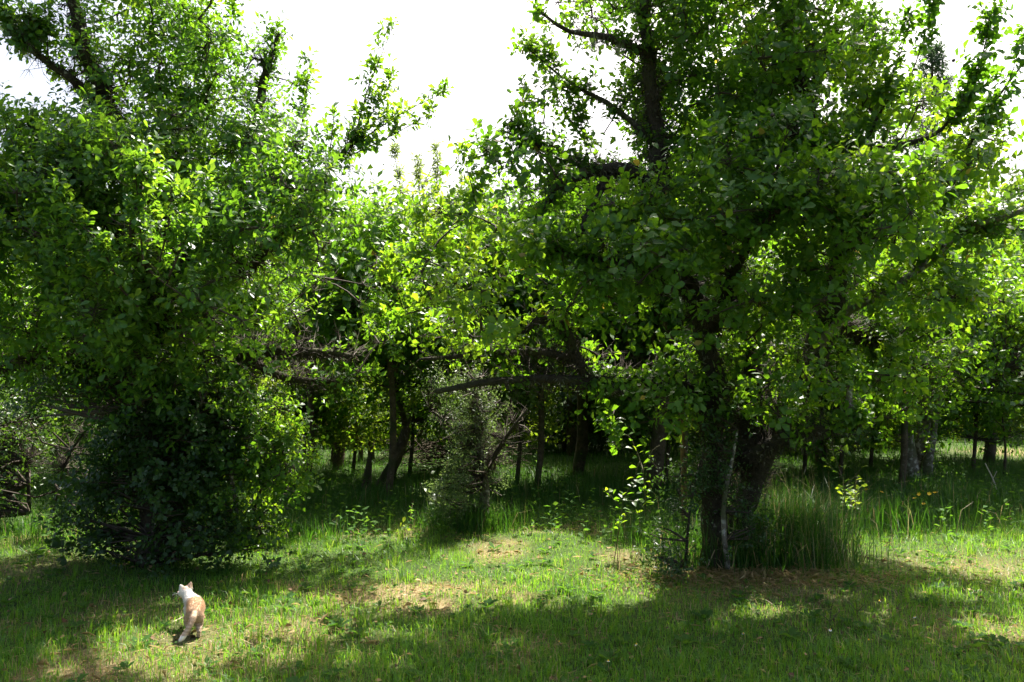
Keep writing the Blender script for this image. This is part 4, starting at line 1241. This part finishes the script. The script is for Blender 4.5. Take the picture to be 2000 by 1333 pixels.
# shrubs that close the gap between the plum trees almost down to the grass
for fx, d, top, w_, n, lf, lab in (
        (500, 11.0, 640, 80, 130, 'far_leaf', 'light shrub half hidden by the right flank of the ivy thicket'), (900, 12.4, 650, 90, 150, 'plum_leaf', 'green shrub behind the grey shrub, left of the red stems'), (1300, 10.9, 690, 90, 150, 'plum_leaf', 'green shrub behind the wooden prop and the hanging leafy shoot'), (1640, 10.9, 690, 100, 150, 'plum_leaf', 'leafy shrub behind the low limb and its pale stub'), (1800, 13.6, 680, 120, 150, 'far_leaf', 'light green shrub seen between the two pale leaning trunks'), (590, 11.4, 640, 75, 150, 'plum_leaf', 'leafy shrub just right of the ivy thicket, light green'), (690, 12.0, 680, 80, 140, 'far_leaf', 'pale green shrub behind the broken stump'), (800, 11.6, 640, 90, 170, 'plum_leaf', 'leafy green shrub above the leaning trunk'),
        (1010, 10.6, 640, 90, 150, 'far_leaf', 'spreading green shrub behind the grey shrub, right of the red stems'), (1400, 11.0, 700, 110, 130, 'far_dark_leaf', 'dark shrub seen between the stems of the right plum tree'),
        (1570, 11.5, 690, 110, 140, 'plum_leaf', 'green shrub under the low limb of the right plum tree'), (1700, 12.5, 680, 110, 140, 'plum_leaf', 'green shrub left of the pale leaning trunks'), (1900, 12.0, 690, 120, 150, 'plum_leaf', 'green shrub right of the pale leaning trunks')):
    gy_ = 715 + CAM_H / d * F
    back_tree(lab, fx, d, [[(fx, None, 0, .03), (fx + 6, 800, 0, .025), (fx - 5, (top + 820) / 2, 0, .015)], [(fx + 3, 810, 0, .02), (fx + 45, (top + 800) / 2, .2, .008)], [(fx, 815, 0, .02), (fx - 45, (top + 800) / 2, -.2, .008)]],
              [(fx, (top + 860) / 2, 0, w_, (870 - top) / 2, .7, 1), (fx - w_ * .6, (top + 890) / 2, -.2, w_ * .7, (850 - top) / 2.4, .5, .8), (fx + w_ * .6, (top + 880) / 2, .2, w_ * .7, (850 - top) / 2.4, .5, .8)],
              n, leaf=lf, ls=.075, n_shoot=9, per=7, spurs=120, name='shrub', cat='shrub', crown_name='foliage', clump_r=.22, shoot_len=.26, gaps=.44, gap_f=2.2)

# understory bushes; leaf colour darkened in the shaded hollow, paler to look lit elsewhere
for fx, d, h_, lab in ((-60, 13.5, 70, 'low green bush in the shade at the left edge of the wood'), (620, 16.5, 45, 'low green bush below the slim stems'), (840, 16, 50, 'low green bush behind the leaning trunk'), (440, 15, 60, 'low green bush seen just right of the ivy thicket'), (960, 16.5, 60, 'low green bush behind the red stems'), (1360, 16, 90, 'dark bush between the right plum trunks'), (730, 17, 50, 'low green bush between the slim stems and the leaning trunk'), (1100, 15, 130, 'tall bush, leaves darkened for shade, in the deep hollow right of the grey shrub'),
                       (1230, 15.5, 120, 'bush with leaves darkened for shade behind the wooden prop'), (1480, 15, 70, 'low green bush behind the right plum trunk'), (1660, 16, 55, 'low green bush left of the two pale trunks'), (1900, 19, 40, 'low green bush beyond the right clearing')):
    gy_ = 715 + CAM_H / d * F
    back_tree(lab, fx, d, [[(fx, None, 0, .05), (fx + 5, gy_ - h_ * .6, 0, .03), (fx, gy_ - h_ * 1.2, 0, .01)]], [(fx, gy_ - h_ * .55, 0, 130, h_ * .75, .9, 1), (fx + 60, gy_ - h_ * .4, .3, 100, h_ * .6, .8, .8)], 95, leaf='far_dark_leaf' if fx in (1100, 1230, 1360) else 'far_leaf', ls=.10, n_shoot=9, per=7, spurs=0,
              name='bush', cat='bush', crown_name='foliage', carve=False)

# a conifer top showing above the right crown
cb = at(1830, 715, 26)
conif = thing('conifer', 'dark blue green conifer top showing in the sky above the right plum tree', 'tree', (cb[0], cb[1], 0))
tp = at(1828, 95, 26)
g = np.array([[cb[0], cb[1], 0, .22], [cb[0], cb[1], tp[2] * .6, .12], [cb[0], cb[1], tp[2], .02]])
v, q, t = tube(resample(g, .4), 8)
link('trunk', mk_mesh('trunk', v - np.array([cb[0], cb[1], 0]), t, q, M['bark_far'], None, True), conif)
B0, T0 = [], []
for i in range(260):
    z = tp[2] * (.3 + .7 * rng.random())
    a_ = rng.random() * 6.283
    L = .25 + (tp[2] - z) * .26 * (.6 + .6 * rng.random())
    B0.append([cb[0], cb[1], z])
    T0.append([cb[0] + math.cos(a_) * L, cb[1] + math.sin(a_) * L, z + L * .35])
B0, T0 = np.array(B0), np.array(T0)
v, q = stems(B0, (B0 + T0) / 2 + np.array([[0, 0, .05]]), T0, .02, .006)
o = link('twigs', mk_mesh('twigs', v - np.array([cb[0], cb[1], 0]), None, q, M['twig']), conif)
o['kind'] = 'stuff'
P, D, N, Sz = shoot_leaves(B0 + (T0 - B0) * .15, T0, 60, .17, .3, .8)
P = P + rng.normal(size=P.shape) * .07
vv, t, av = leaf_mesh(P, D, N, Sz, rng.random(len(P)), .28, False)
o = link('crown', mk_mesh('crown', vv - np.array([cb[0], cb[1], 0]), t, None, M['needle'], {'v': av}), conif)
o['kind'] = 'stuff'


# ------------------------------------------------------------------ young plants, each with its own leaves
def sapling(label, base_px, stem_px, d, n, size, leaf='plum_leaf', width=1.0, name='sapling', cat='plant', side=(), spread=.1, vs=.25, seed_r=.005):
    bx, by = gpt(*base_px) if base_px else at(stem_px[0][0], 715, d)[:2]
    base = np.array([bx, by, float(gz(bx, by))])
    root = thing(name, label, cat, base)
    var = leaf_variants(M[leaf], width)
    lines = []
    for i, pl in enumerate((stem_px, *side)):
        g = np.array([[*at(a_, b_, d + rng.normal() * .02), seed_r * (1 - .7 * k / (len(pl) - 1)) * (1 if i == 0 else .6)] for k, (a_, b_) in enumerate(pl)])
        if i == 0:
            g[0, :3] = base
        rs = resample(g, .03)
        v, q, t = tube(rs, 5, .06)
        link('stem' if i == 0 else 'side_shoot', mk_mesh('stem', v - base, t, q, M['twig_green'], None, True), root)
        lines.append(rs[:, :3])
    tot = sum(len(l) for l in lines)
    for l in lines:
        k = max(3, int(n * len(l) / tot))
        idx = (np.linspace(.25, 1, k) ** .8 * (len(l) - 1)).astype(int)
        p = l[idx] + rng.normal(size=(k, 3)) * .012
        dd = norm(randdir(k) * np.array([[1, 1, .5]]) + np.array([[0, 0, .25]]))
        nn = norm(np.array([[0, 0, 1.0]]) + .45 * rng.normal(size=(k, 3)))
        X, Y, Z = frames(dd, nn)
        for j in range(k):
            part_leaf(root, base, var[int(np.clip(rng.random() * 6 + vs * 10, 0, 9))], p[j] + dd[j] * spread * .2 * rng.random(), X[j], Y[j], Z[j], size * (.6 + .6 * rng.random()))
    return root


sapling('sunlit young shoot with yellow green leaves in front of the right trunk, left side', (1205, 1070), [(1205, 1070), (1212, 1010), (1222, 965), (1245, 940)], 6.6, 46, .062, side=([(1215, 1000), (1190, 965), (1178, 955)], [(1220, 975), (1250, 985), (1262, 1000)], [(1213, 1010), (1235, 1000), (1255, 1010)]))
sapling('leafy shoot hanging in the light beside the wooden prop', (1262, 1030), [(1262, 1030), (1258, 940), (1250, 900), (1225, 850), (1190, 868)], 6.7, 44, .062, side=([(1255, 920), (1275, 880), (1290, 870)], [(1250, 900), (1240, 930), (1232, 950)]))
sapling('pale young plant with drooping whitish leaves left of the small grey shrub', (850, 1010), [(850, 1010), (852, 960), (840, 925), (818, 905)], 7.7, 34, .065, leaf='grey_leaf', side=([(850, 960), (868, 930), (875, 915)], [(850, 975), (830, 960), (822, 945)]), vs=.45)
sapling('tall pale sapling in the grass right of the right plum tree', (1650, 1010), [(1650, 1010), (1648, 950), (1635, 905), (1622, 862)], 6.9, 48, .06, leaf='plum_leaf', side=([(1648, 950), (1670, 930), (1682, 915)], [(1645, 930), (1625, 915), (1615, 905)]), vs=.3)
sapling('bushy yellow green weed beside the tall pale sapling', (1672, 1000), [(1672, 1000), (1670, 960), (1676, 930)], 7.1, 44, .06, leaf='far_leaf', side=([(1670, 970), (1655, 955)], [(1672, 965), (1690, 945), (1697, 940)]), vs=.3, name='weed')
sapling('dark broad leaved weed on the lawn at the far left, against the ivy', (125, 1100), [(125, 1100), (122, 1070), (120, 1055)], 6.3, 26, .075, leaf='ivy_leaf', width=1.2, side=([(124, 1080), (100, 1070), (88, 1082)], [(122, 1075), (145, 1062), (160, 1068)]), name='weed')
sapling('small feathery weed on the shaded lawn below the right trunk, pale tips', (1675, 1210), [(1675, 1210), (1672, 1180), (1668, 1150)], 5.02, 22, .035, leaf='far_leaf', width=.5, side=([(1674, 1195), (1690, 1180)], [(1674, 1195), (1660, 1178)]), name='weed', seed_r=.003)
sapling('low feathery weed left of the pale tipped one on the shaded lawn', (1620, 1235), [(1620, 1235), (1622, 1200), (1628, 1170)], 4.85, 22, .035, leaf='far_leaf', width=.5, side=([(1621, 1215), (1605, 1200)], [(1621, 1215), (1640, 1195)]), name='weed', seed_r=.003)
sapling('small weed with whitish leaves at the right foot of the left thicket', (515, 1062), [(515, 1062), (510, 1040), (505, 1022)], 7.0, 16, .06, leaf='grey_leaf', side=([(512, 1050), (535, 1035), (542, 1020)], [(512, 1050), (498, 1040)]), name='weed', vs=.5)
sapling('bright small seedling at the edge of shade near the middle shrub', (785, 1045), [(785, 1045), (785, 1032), (788, 1025)], 7.6, 12, .05, leaf='far_leaf', width=1.2, name='weed', vs=.4)
sapling('low dark leafy undergrowth plant on the left side of the right trunk', (1300, 1110), [(1300, 1110), (1295, 1060), (1290, 1020)], 6.2, 60, .035, leaf='ivy_leaf', width=1.1, side=([(1300, 1080), (1330, 1040), (1345, 1000)], [(1298, 1070), (1270, 1050), (1262, 1040)], [(1300, 1095), (1320, 1085), (1335, 1075)]), name='weed')

# ------------------------------------------------------------------ poles, stumps, dead stems
bx, by = gpt(1337, 1068)
prop = thing('wooden_prop', 'straight brown wooden prop standing upright under the low left limb of the right tree', 'prop', (bx, by, float(gz(bx, by))))
b0 = np.array([bx, by, float(gz(bx, by))])
top = at(1330, 762, 6.25)
g = np.vstack([[*(b0 + [0, 0, -.05]), .027], [*(b0 * .5 + top * .5 + np.array([.008, 0, 0])), .024], [*top, .021]])
v, q, t = tube(resample(g, .05), 9, .06)
link('pole', mk_mesh('pole', v - b0, t, q, M['wood'], None, True), prop)
v, q, t = tube(resample(np.array([[*(top + [-.045, 0, -.03]), .012], [*(top + [-.05, 0, .05]), .010], [*(top + [-.052, 0, .10]), .008]]), .03), 6, .06)
v2, q2, t2 = tube(resample(np.array([[*(top + [0, 0, -.05]), .014], [*(top + [-.03, 0, -.04]), .012], [*(top + [-.047, 0, 0]), .010]]), .03), 6, .06)
fk = MB()
fk.add(v, q, t)
fk.add(v2, q2, t2)
fk.build('fork', M['wood'], prop, b0, True)


def stick(name, label, cat, base_px, top_px, d, r0, r1, mat, sides=8, bend=.03, dtop=0, parts=()):
    bx, by = at(base_px[0], 715, d)[:2]
    b0 = np.array([bx, by, float(gz(bx, by)) - .03])
    tp_ = at(*top_px, d + dtop)
    g = np.vstack([[*b0, r0], [*((b0 + tp_) / 2 + np.array([bend, 0, 0])), (r0 + r1) / 2], [*tp_, r1]])
    rs = resample(g, .05)
    v, q, t = tube(rs, sides, .12)
    root = thing(name, label, cat, b0)
    link('shaft' if name != 'stump' else 'bole', mk_mesh(name, v - b0, t, q, M[mat], None, True), root)
    for (f, vec, rr, L) in parts:
        c = rs[int(f * (len(rs) - 1)), :3]
        gg = np.vstack([[*c, rr], [*(c + np.array(vec) * L * .5), rr * .8], [*(c + np.array(vec) * L + np.array([0, 0, .01])), rr * .4]])
        v, q, t = tube(resample(gg, .03), 5, .1)
        link('side_branch', mk_mesh('side_branch', v - b0, t, q, M[mat], None, True), root)
    return root


stick('dead_stem', 'bleached dead stem leaning left out of the grass on the right', 'stem', (1945, 990), (1924, 905), 9.6, .012, .005, 'deadwood', parts=((.6, (.5, 0, .8), .004, .10), (.35, (-.6, .2, .6), .004, .08)))
stick('bare_sapling', 'thin bare upright stem before the sunny clearing at the right', 'sapling', (1957, 935), (1958, 815), 11.8, .022, .012, 'bark_far', parts=((.7, (.7, 0, .7), .008, .4), (.85, (-.7, 0, .7), .008, .4)))
stick('stump', 'short broken stump with a pointed top in the shaded grass', 'stump', (716, 940), (722, 895), 10.4, .07, .03, 'bark_far', bend=.0, parts=((.9, (.2, 0, 1), .03, .12), (.8, (-.3, .1, .9), .02, .08)))
stick('leaning_trunk', 'mossy leaning trunk snapped off beside the stump in the shade', 'trunk', (742, 940), (795, 836), 10.6, .085, .06, 'bark_far', bend=.04, parts=((.55, (.7, 0, .5), .018, .35), (.75, (-.6, 0, .6), .014, .25), (.95, (.3, .2, 1), .03, .2)))

# dead brush heap below the red stemmed shrub
bx, by = at(890, 715, 12.6)[:2]
n = 420
b0 = np.stack([bx + rng.normal(size=n) * .45, by + rng.normal(size=n) * .3, .02 + .40 * rng.random(n)], 1)
d = norm(np.stack([rng.normal(size=n), rng.normal(size=n), .35 * rng.normal(size=n)], 1))
t1 = b0 + d * (.2 + .5 * rng.random(n))[:, None]
t1[:, 2] = np.maximum(t1[:, 2], .02)
v, q = stems(b0, (b0 + t1) / 2, t1, .008, .004)
bh = link('brushwood', mk_mesh('brushwood', v, None, q, M['bark_far']))
bh['kind'] = 'stuff'


# ------------------------------------------------------------------ wild flowers
def flower_mesh(np_, r, cup, mat):
    v, t = [], []
    for k in range(np_):
        a_ = 2 * math.pi * k / np_
        c, s = math.cos(a_), math.sin(a_)
        o = len(v)
        for rr, ww, zz in ((0, 0, 0), (.55, -.34, cup * .5), (.55, .34, cup * .5), (1, 0, cup)):
            v.append([r * (rr * c - ww * s), r * (rr * s + ww * c), r * zz])
        t += [[o, o + 1, o + 3], [o, o + 3, o + 2]]
    return mk_mesh('petals', v, t, None, mat)


yme, wme = flower_mesh(6, .024, .35, M['petal']), flower_mesh(11, .010, .1, M['petal_white'])
dot = sphere_mesh('flower_centre', .005, M['petal'], 6, 4)


def flower(px, py, d, label, me, nm, hfix=None, group=None):
    p_ = at(px, py, d)
    b0 = np.array([p_[0], p_[1], float(gz(p_[0], p_[1]))])
    if hfix:
        x_, y_ = gpt(px, py)
        b0 = np.array([x_, y_, float(gz(x_, y_))])
        p_ = b0 + np.array([.0, 0, hfix])
    root = thing(nm, label, 'flower', b0, group)
    v, q = stems(b0[None], (b0 + p_)[None] / 2 + .006, p_[None], .002, .0015)
    link('stalk', mk_mesh('stalk', v - b0, None, q, M['twig_green']), root)
    for m_, s_ in ((me, (-.5, 0, 0)), (dot, (0, 0, 0))):
        o = bpy.data.objects.new('petals' if m_ is me else 'flower_centre', m_)
        COL.objects.link(o)
        o.parent = root
        o.location = Vector(p_ - b0) + Vector((0, 0, .004 if m_ is dot else 0))
        o.rotation_euler = (.5 + .3 * rng.normal(), .3 * rng.normal(), rng.random() * 6)


GY, GW = 'yellow wild flowers in the rough grass', 'white daisies dotted over the shaded lawn'
for (px, py, lab) in ((1692, 957, 'yellow flower nearest the tall pale sapling'), (1722, 962, 'yellow flower just right of the pair by the sapling'), (1795, 966, 'yellow flower at the left end of the bright row'),
                      (1803, 960, 'upper yellow flower in the left of the row'), (1815, 965, 'yellow flower in the middle of the row'), (1826, 963, 'yellow flower right of the middle in the row'), (1787, 974, 'lowest yellow flower below the row'), (1804, 985, 'single small yellow flower low in the grass')):
    flower(px, py, 8.6, lab, yme, 'yellow_flower', None, GY)
for (px, py, lab) in ((1092, 1277, 'white daisy in the dark grass near the bottom middle'), (1243, 1284, 'white daisy right of the bottom middle one'), (1622, 1256, 'white daisy below the feathery weeds'), (1697, 1277, 'white daisy lower right among pale tufts'),
                      (1787, 1228, 'white daisy in the right hand dapple'), (1188, 1317, 'white daisy at the very bottom edge'), (1452, 1262, 'white daisy under the right trunk shade'), (1718, 1196, 'white daisy beside the feathery weed with pale tips')):
    flower(px, py, 0, lab, wme, 'daisy', .05, GW)

# ------------------------------------------------------------------ the cat, walking away with its head turned left
CX, CY = gpt(376, 1250)
cat_base = np.array([CX, CY + .02, float(gz(CX, CY)) + .004])
cat = thing('cat', 'ginger and white cat walking away over the dappled lawn, head turned left', 'cat', cat_base)
import bmesh
bm = bmesh.new()


def ball(c, r, sx=1, sy=1, sz=1):
    bmesh.ops.create_uvsphere(bm, u_segments=16, v_segments=10, radius=1.0, matrix=Matrix.Translation(Vector(c)) @ Matrix.Diagonal((r * sx, r * sy, r * sz, 1)))


def limb(pts, n=7, sz=1):
    for (a_, r0), (b_, r1) in zip(pts[:-1], pts[1:]):
        for k in range(n + 1):
            f = k / n
            ball([a_[i] * (1 - f) + b_[i] * f for i in range(3)], r0 * (1 - f) + r1 * f, 1, 1, sz)


limb([((0, 0, .180), .052), ((.010, .06, .190), .058), ((.022, .14, .186), .061), ((.020, .21, .186), .060), ((.004, .28, .190), .055), ((-.014, .33, .205), .044), ((-.030, .365, .232), .036)], 8, 1.05)
ball((-.040, .385, .252), .042, 1.0, 1.0, .92)                       # skull
ball((-.060, .402, .244), .028, 1, 1, .85)                           # muzzle side
ball((-.078, .412, .238), .019, 1, .9, .8)
ball((-.046, .412, .236), .026)                                      # cheek
ball((-.060, .376, .238), .024)
limb([((.030, .015, .150), .040), ((.036, .05, .105), .032), ((.034, .005, .070), .020), ((.033, -.018, .052), .0145), ((.034, -.010, .020), .013), ((.034, .018, .012), .014)])          # right hind, standing
limb([((-.030, .03, .150), .038), ((-.036, .09, .108), .030), ((-.034, .060, .072), .019), ((-.033, .042, .050), .014), ((-.034, .055, .020), .0125), ((-.034, .082, .012), .014)])      # left hind, a step ahead
limb([((.030, .270, .150), .030), ((.034, .285, .095), .021), ((.034, .270, .050), .015), ((.034, .282, .012), .0145)])
limb([((-.028, .280, .150), .030), ((-.034, .320, .100), .021), ((-.036, .325, .055), .015), ((-.036, .345, .012), .0145)])
limb([((0, -.035, .192), .023), ((-.010, -.072, .176), .021), ((-.030, -.096, .132), .0195), ((-.056, -.110, .088), .0190), ((-.080, -.118, .056), .0185), ((-.098, -.122, .038), .012)], 10)   # tail
for ex, ey, tx, ty, tz in ((-.066, .372, -.084, .366, .318), (-.014, .392, .000, .388, .324)):
    e0, e1 = np.array([ex, ey, .276]), np.array([tx, ty, tz])
    for k in range(12):
        f = k / 11
        ball(e0 * (1 - f) + e1 * f, .021 * (1 - f) + .0035, 1.0, .55, 1)
me = bpy.data.meshes.new('body')
bm.to_mesh(me)
bm.free()
tmp = bpy.data.objects.new('body_tmp', me)
COL.objects.link(tmp)
md = tmp.modifiers.new('r', 'REMESH')
md.mode = 'VOXEL'
md.voxel_size = .0052
md2 = tmp.modifiers.new('s', 'SMOOTH')
md2.iterations = 5
md2.factor = .5
dg = bpy.context.evaluated_depsgraph_get()
ev = tmp.evaluated_get(dg)
m2 = bpy.data.meshes.new_from_object(ev)
bpy.data.objects.remove(tmp)
nv = len(m2.vertices)
co = np.zeros(nv * 3, np.float32)
m2.vertices.foreach_get('co', co)
co = co.reshape(-1, 3).astype(float)
m2.calc_loop_triangles()
tri = np.zeros(len(m2.loop_triangles) * 3, np.int32)
m2.loop_triangles.foreach_get('vertices', tri)
tri = tri.reshape(-1, 3)
bpy.data.meshes.remove(m2)


def coat(p):
    """the coat: ginger back, rump, tail and crown; white shoulders, belly, tail tip; rings on legs and tail"""
    x, y, z = p[:, 0], p[:, 1], p[:, 2]
    nz = fbm(x * 60 + 5, y * 60 + z * 60, 3) - .5
    ginger = np.array([.53, .365, .235])
    cream = np.array([.62, .49, .37])
    white = np.array([.82, .79, .75])
    c = np.tile(cream, (len(p), 1))
    back = np.clip((z - .175 + nz * .05) / .035, 0, 1) * np.clip((.235 - y + nz * .05) / .03, 0, 1)
    c = c * (1 - back[:, None]) + ginger * back[:, None]
    sides_ = np.clip((z - .12) / .03, 0, 1) * (1 - back) * np.clip((.2 - y) / .03, 0, 1) * .45
    c = c * (1 - sides_[:, None]) + ginger * sides_[:, None]
    wh = np.clip((y - .225 + nz * .05) / .025, 0, 1)
    c = c * (1 - wh[:, None]) + white * wh[:, None]
    cap = np.clip((z - .268 + nz * .03) / .015, 0, 1) * np.clip((y - .34) / .02, 0, 1) * np.clip((x + .075) / .02, 0, 1)
    c = c * (1 - .8 * cap[:, None]) + ginger * .8 * cap[:, None]
    tail = (y < -.03)
    rg = (.5 + .5 * np.sin(z * 260 + x * 60)) * tail
    c = c * (1 - .8 * rg[:, None]) + ginger * .7 * .8 * rg[:, None]
    leg = (z < .13) & (y > -.04) & (y < .15)
    rg = np.clip(.5 + .8 * np.sin(z * 300 + nz * 4), 0, 1) * leg
    c = c * (1 - .85 * rg[:, None]) + ginger * .62 * .85 * rg[:, None]
    tipw = np.clip((.074 - z + nz * .02) / .015, 0, 1) * (y < -.085)
    c = c * (1 - tipw[:, None]) + white * tipw[:, None]
    return np.clip(c * (1 + nz[:, None] * .35), 0, 1)


M['coat'] = colour_attr_mat('coat', 0, .85, .15)
M['fur'] = colour_attr_mat('fur', .25, .7, .25)
body = mk_mesh('body', co, tri, None, M['coat'], {'col': coat(co)}, True)
link('body', body, cat)
A, B_, C_ = co[tri[:, 0]], co[tri[:, 1]], co[tri[:, 2]]
cr = np.cross(B_ - A, C_ - A)
ar = np.linalg.norm(cr, axis=1)
n = 26000
k = rng.choice(len(tri), n, p=ar / ar.sum())
u = rng.random((n, 2))
u = np.where((u.sum(1) > 1)[:, None], 1 - u, u)
pp = A[k] + (B_ - A)[k] * u[:, :1] + (C_ - A)[k] * u[:, 1:]
nn = norm(cr[k])
flow = np.tile(np.array([[0, -.9, -.25]]), (n, 1))
low = (pp[:, 2] < .14)
flow[low] = [0, -.1, -1]
tl = (pp[:, 1] < -.03)
flow[tl] = [-.4, -.1, -1]
fd = norm(nn * .55 + flow + rng.normal(size=(n, 3)) * .25)
L = np.where(low, .008, .013) * (.6 + .7 * rng.random(n))
L = np.where(pp[:, 2] > .275, .006, L)
sd = norm(np.cross(fd, nn + rng.normal(size=(n, 3)) * .2)) * .0009
fv = np.stack([pp - sd, pp + sd, pp + fd * L[:, None]], 1).reshape(-1, 3)
fc = np.repeat(coat(pp), 3, 0)
fo = link('fur', mk_mesh('fur', fv, np.arange(n * 3).reshape(-1, 3), None, M['fur'], {'col': fc}), cat)
fo['kind'] = 'stuff'
eye = sphere_mesh('eye', .0075, plain_mat('eye', (.25, .22, .05), .15, .6, .1), 10, 7)
for e in ((-.072, .398, .258), (-.050, .424, .256)):
    o = bpy.data.objects.new('eye', eye)
    COL.objects.link(o)
    o.parent = cat
    o.location = e
o = bpy.data.objects.new('nose', sphere_mesh('nose', .006, plain_mat('nose', (.45, .2, .17), .5, .3), 8, 6))
COL.objects.link(o)
o.parent = cat
o.location = (-.094, .420, .241)
wb = np.tile(np.array([[-.084, .414, .234]]), (12, 1)) + rng.normal(size=(12, 3)) * .004
wt = wb + norm(np.stack([-.4 + .5 * rng.normal(size=12), .2 + .6 * rng.normal(size=12), -.15 + .25 * rng.normal(size=12)], 1)) * .055
v, q = stems(wb, (wb + wt) / 2, wt, .0005, .0002)
link('whiskers', mk_mesh('whiskers', v, None, q, M['petal_white']), cat)
cat.scale = (.80, .80, .79)
cat.rotation_euler = (0, 0, math.radians(25))
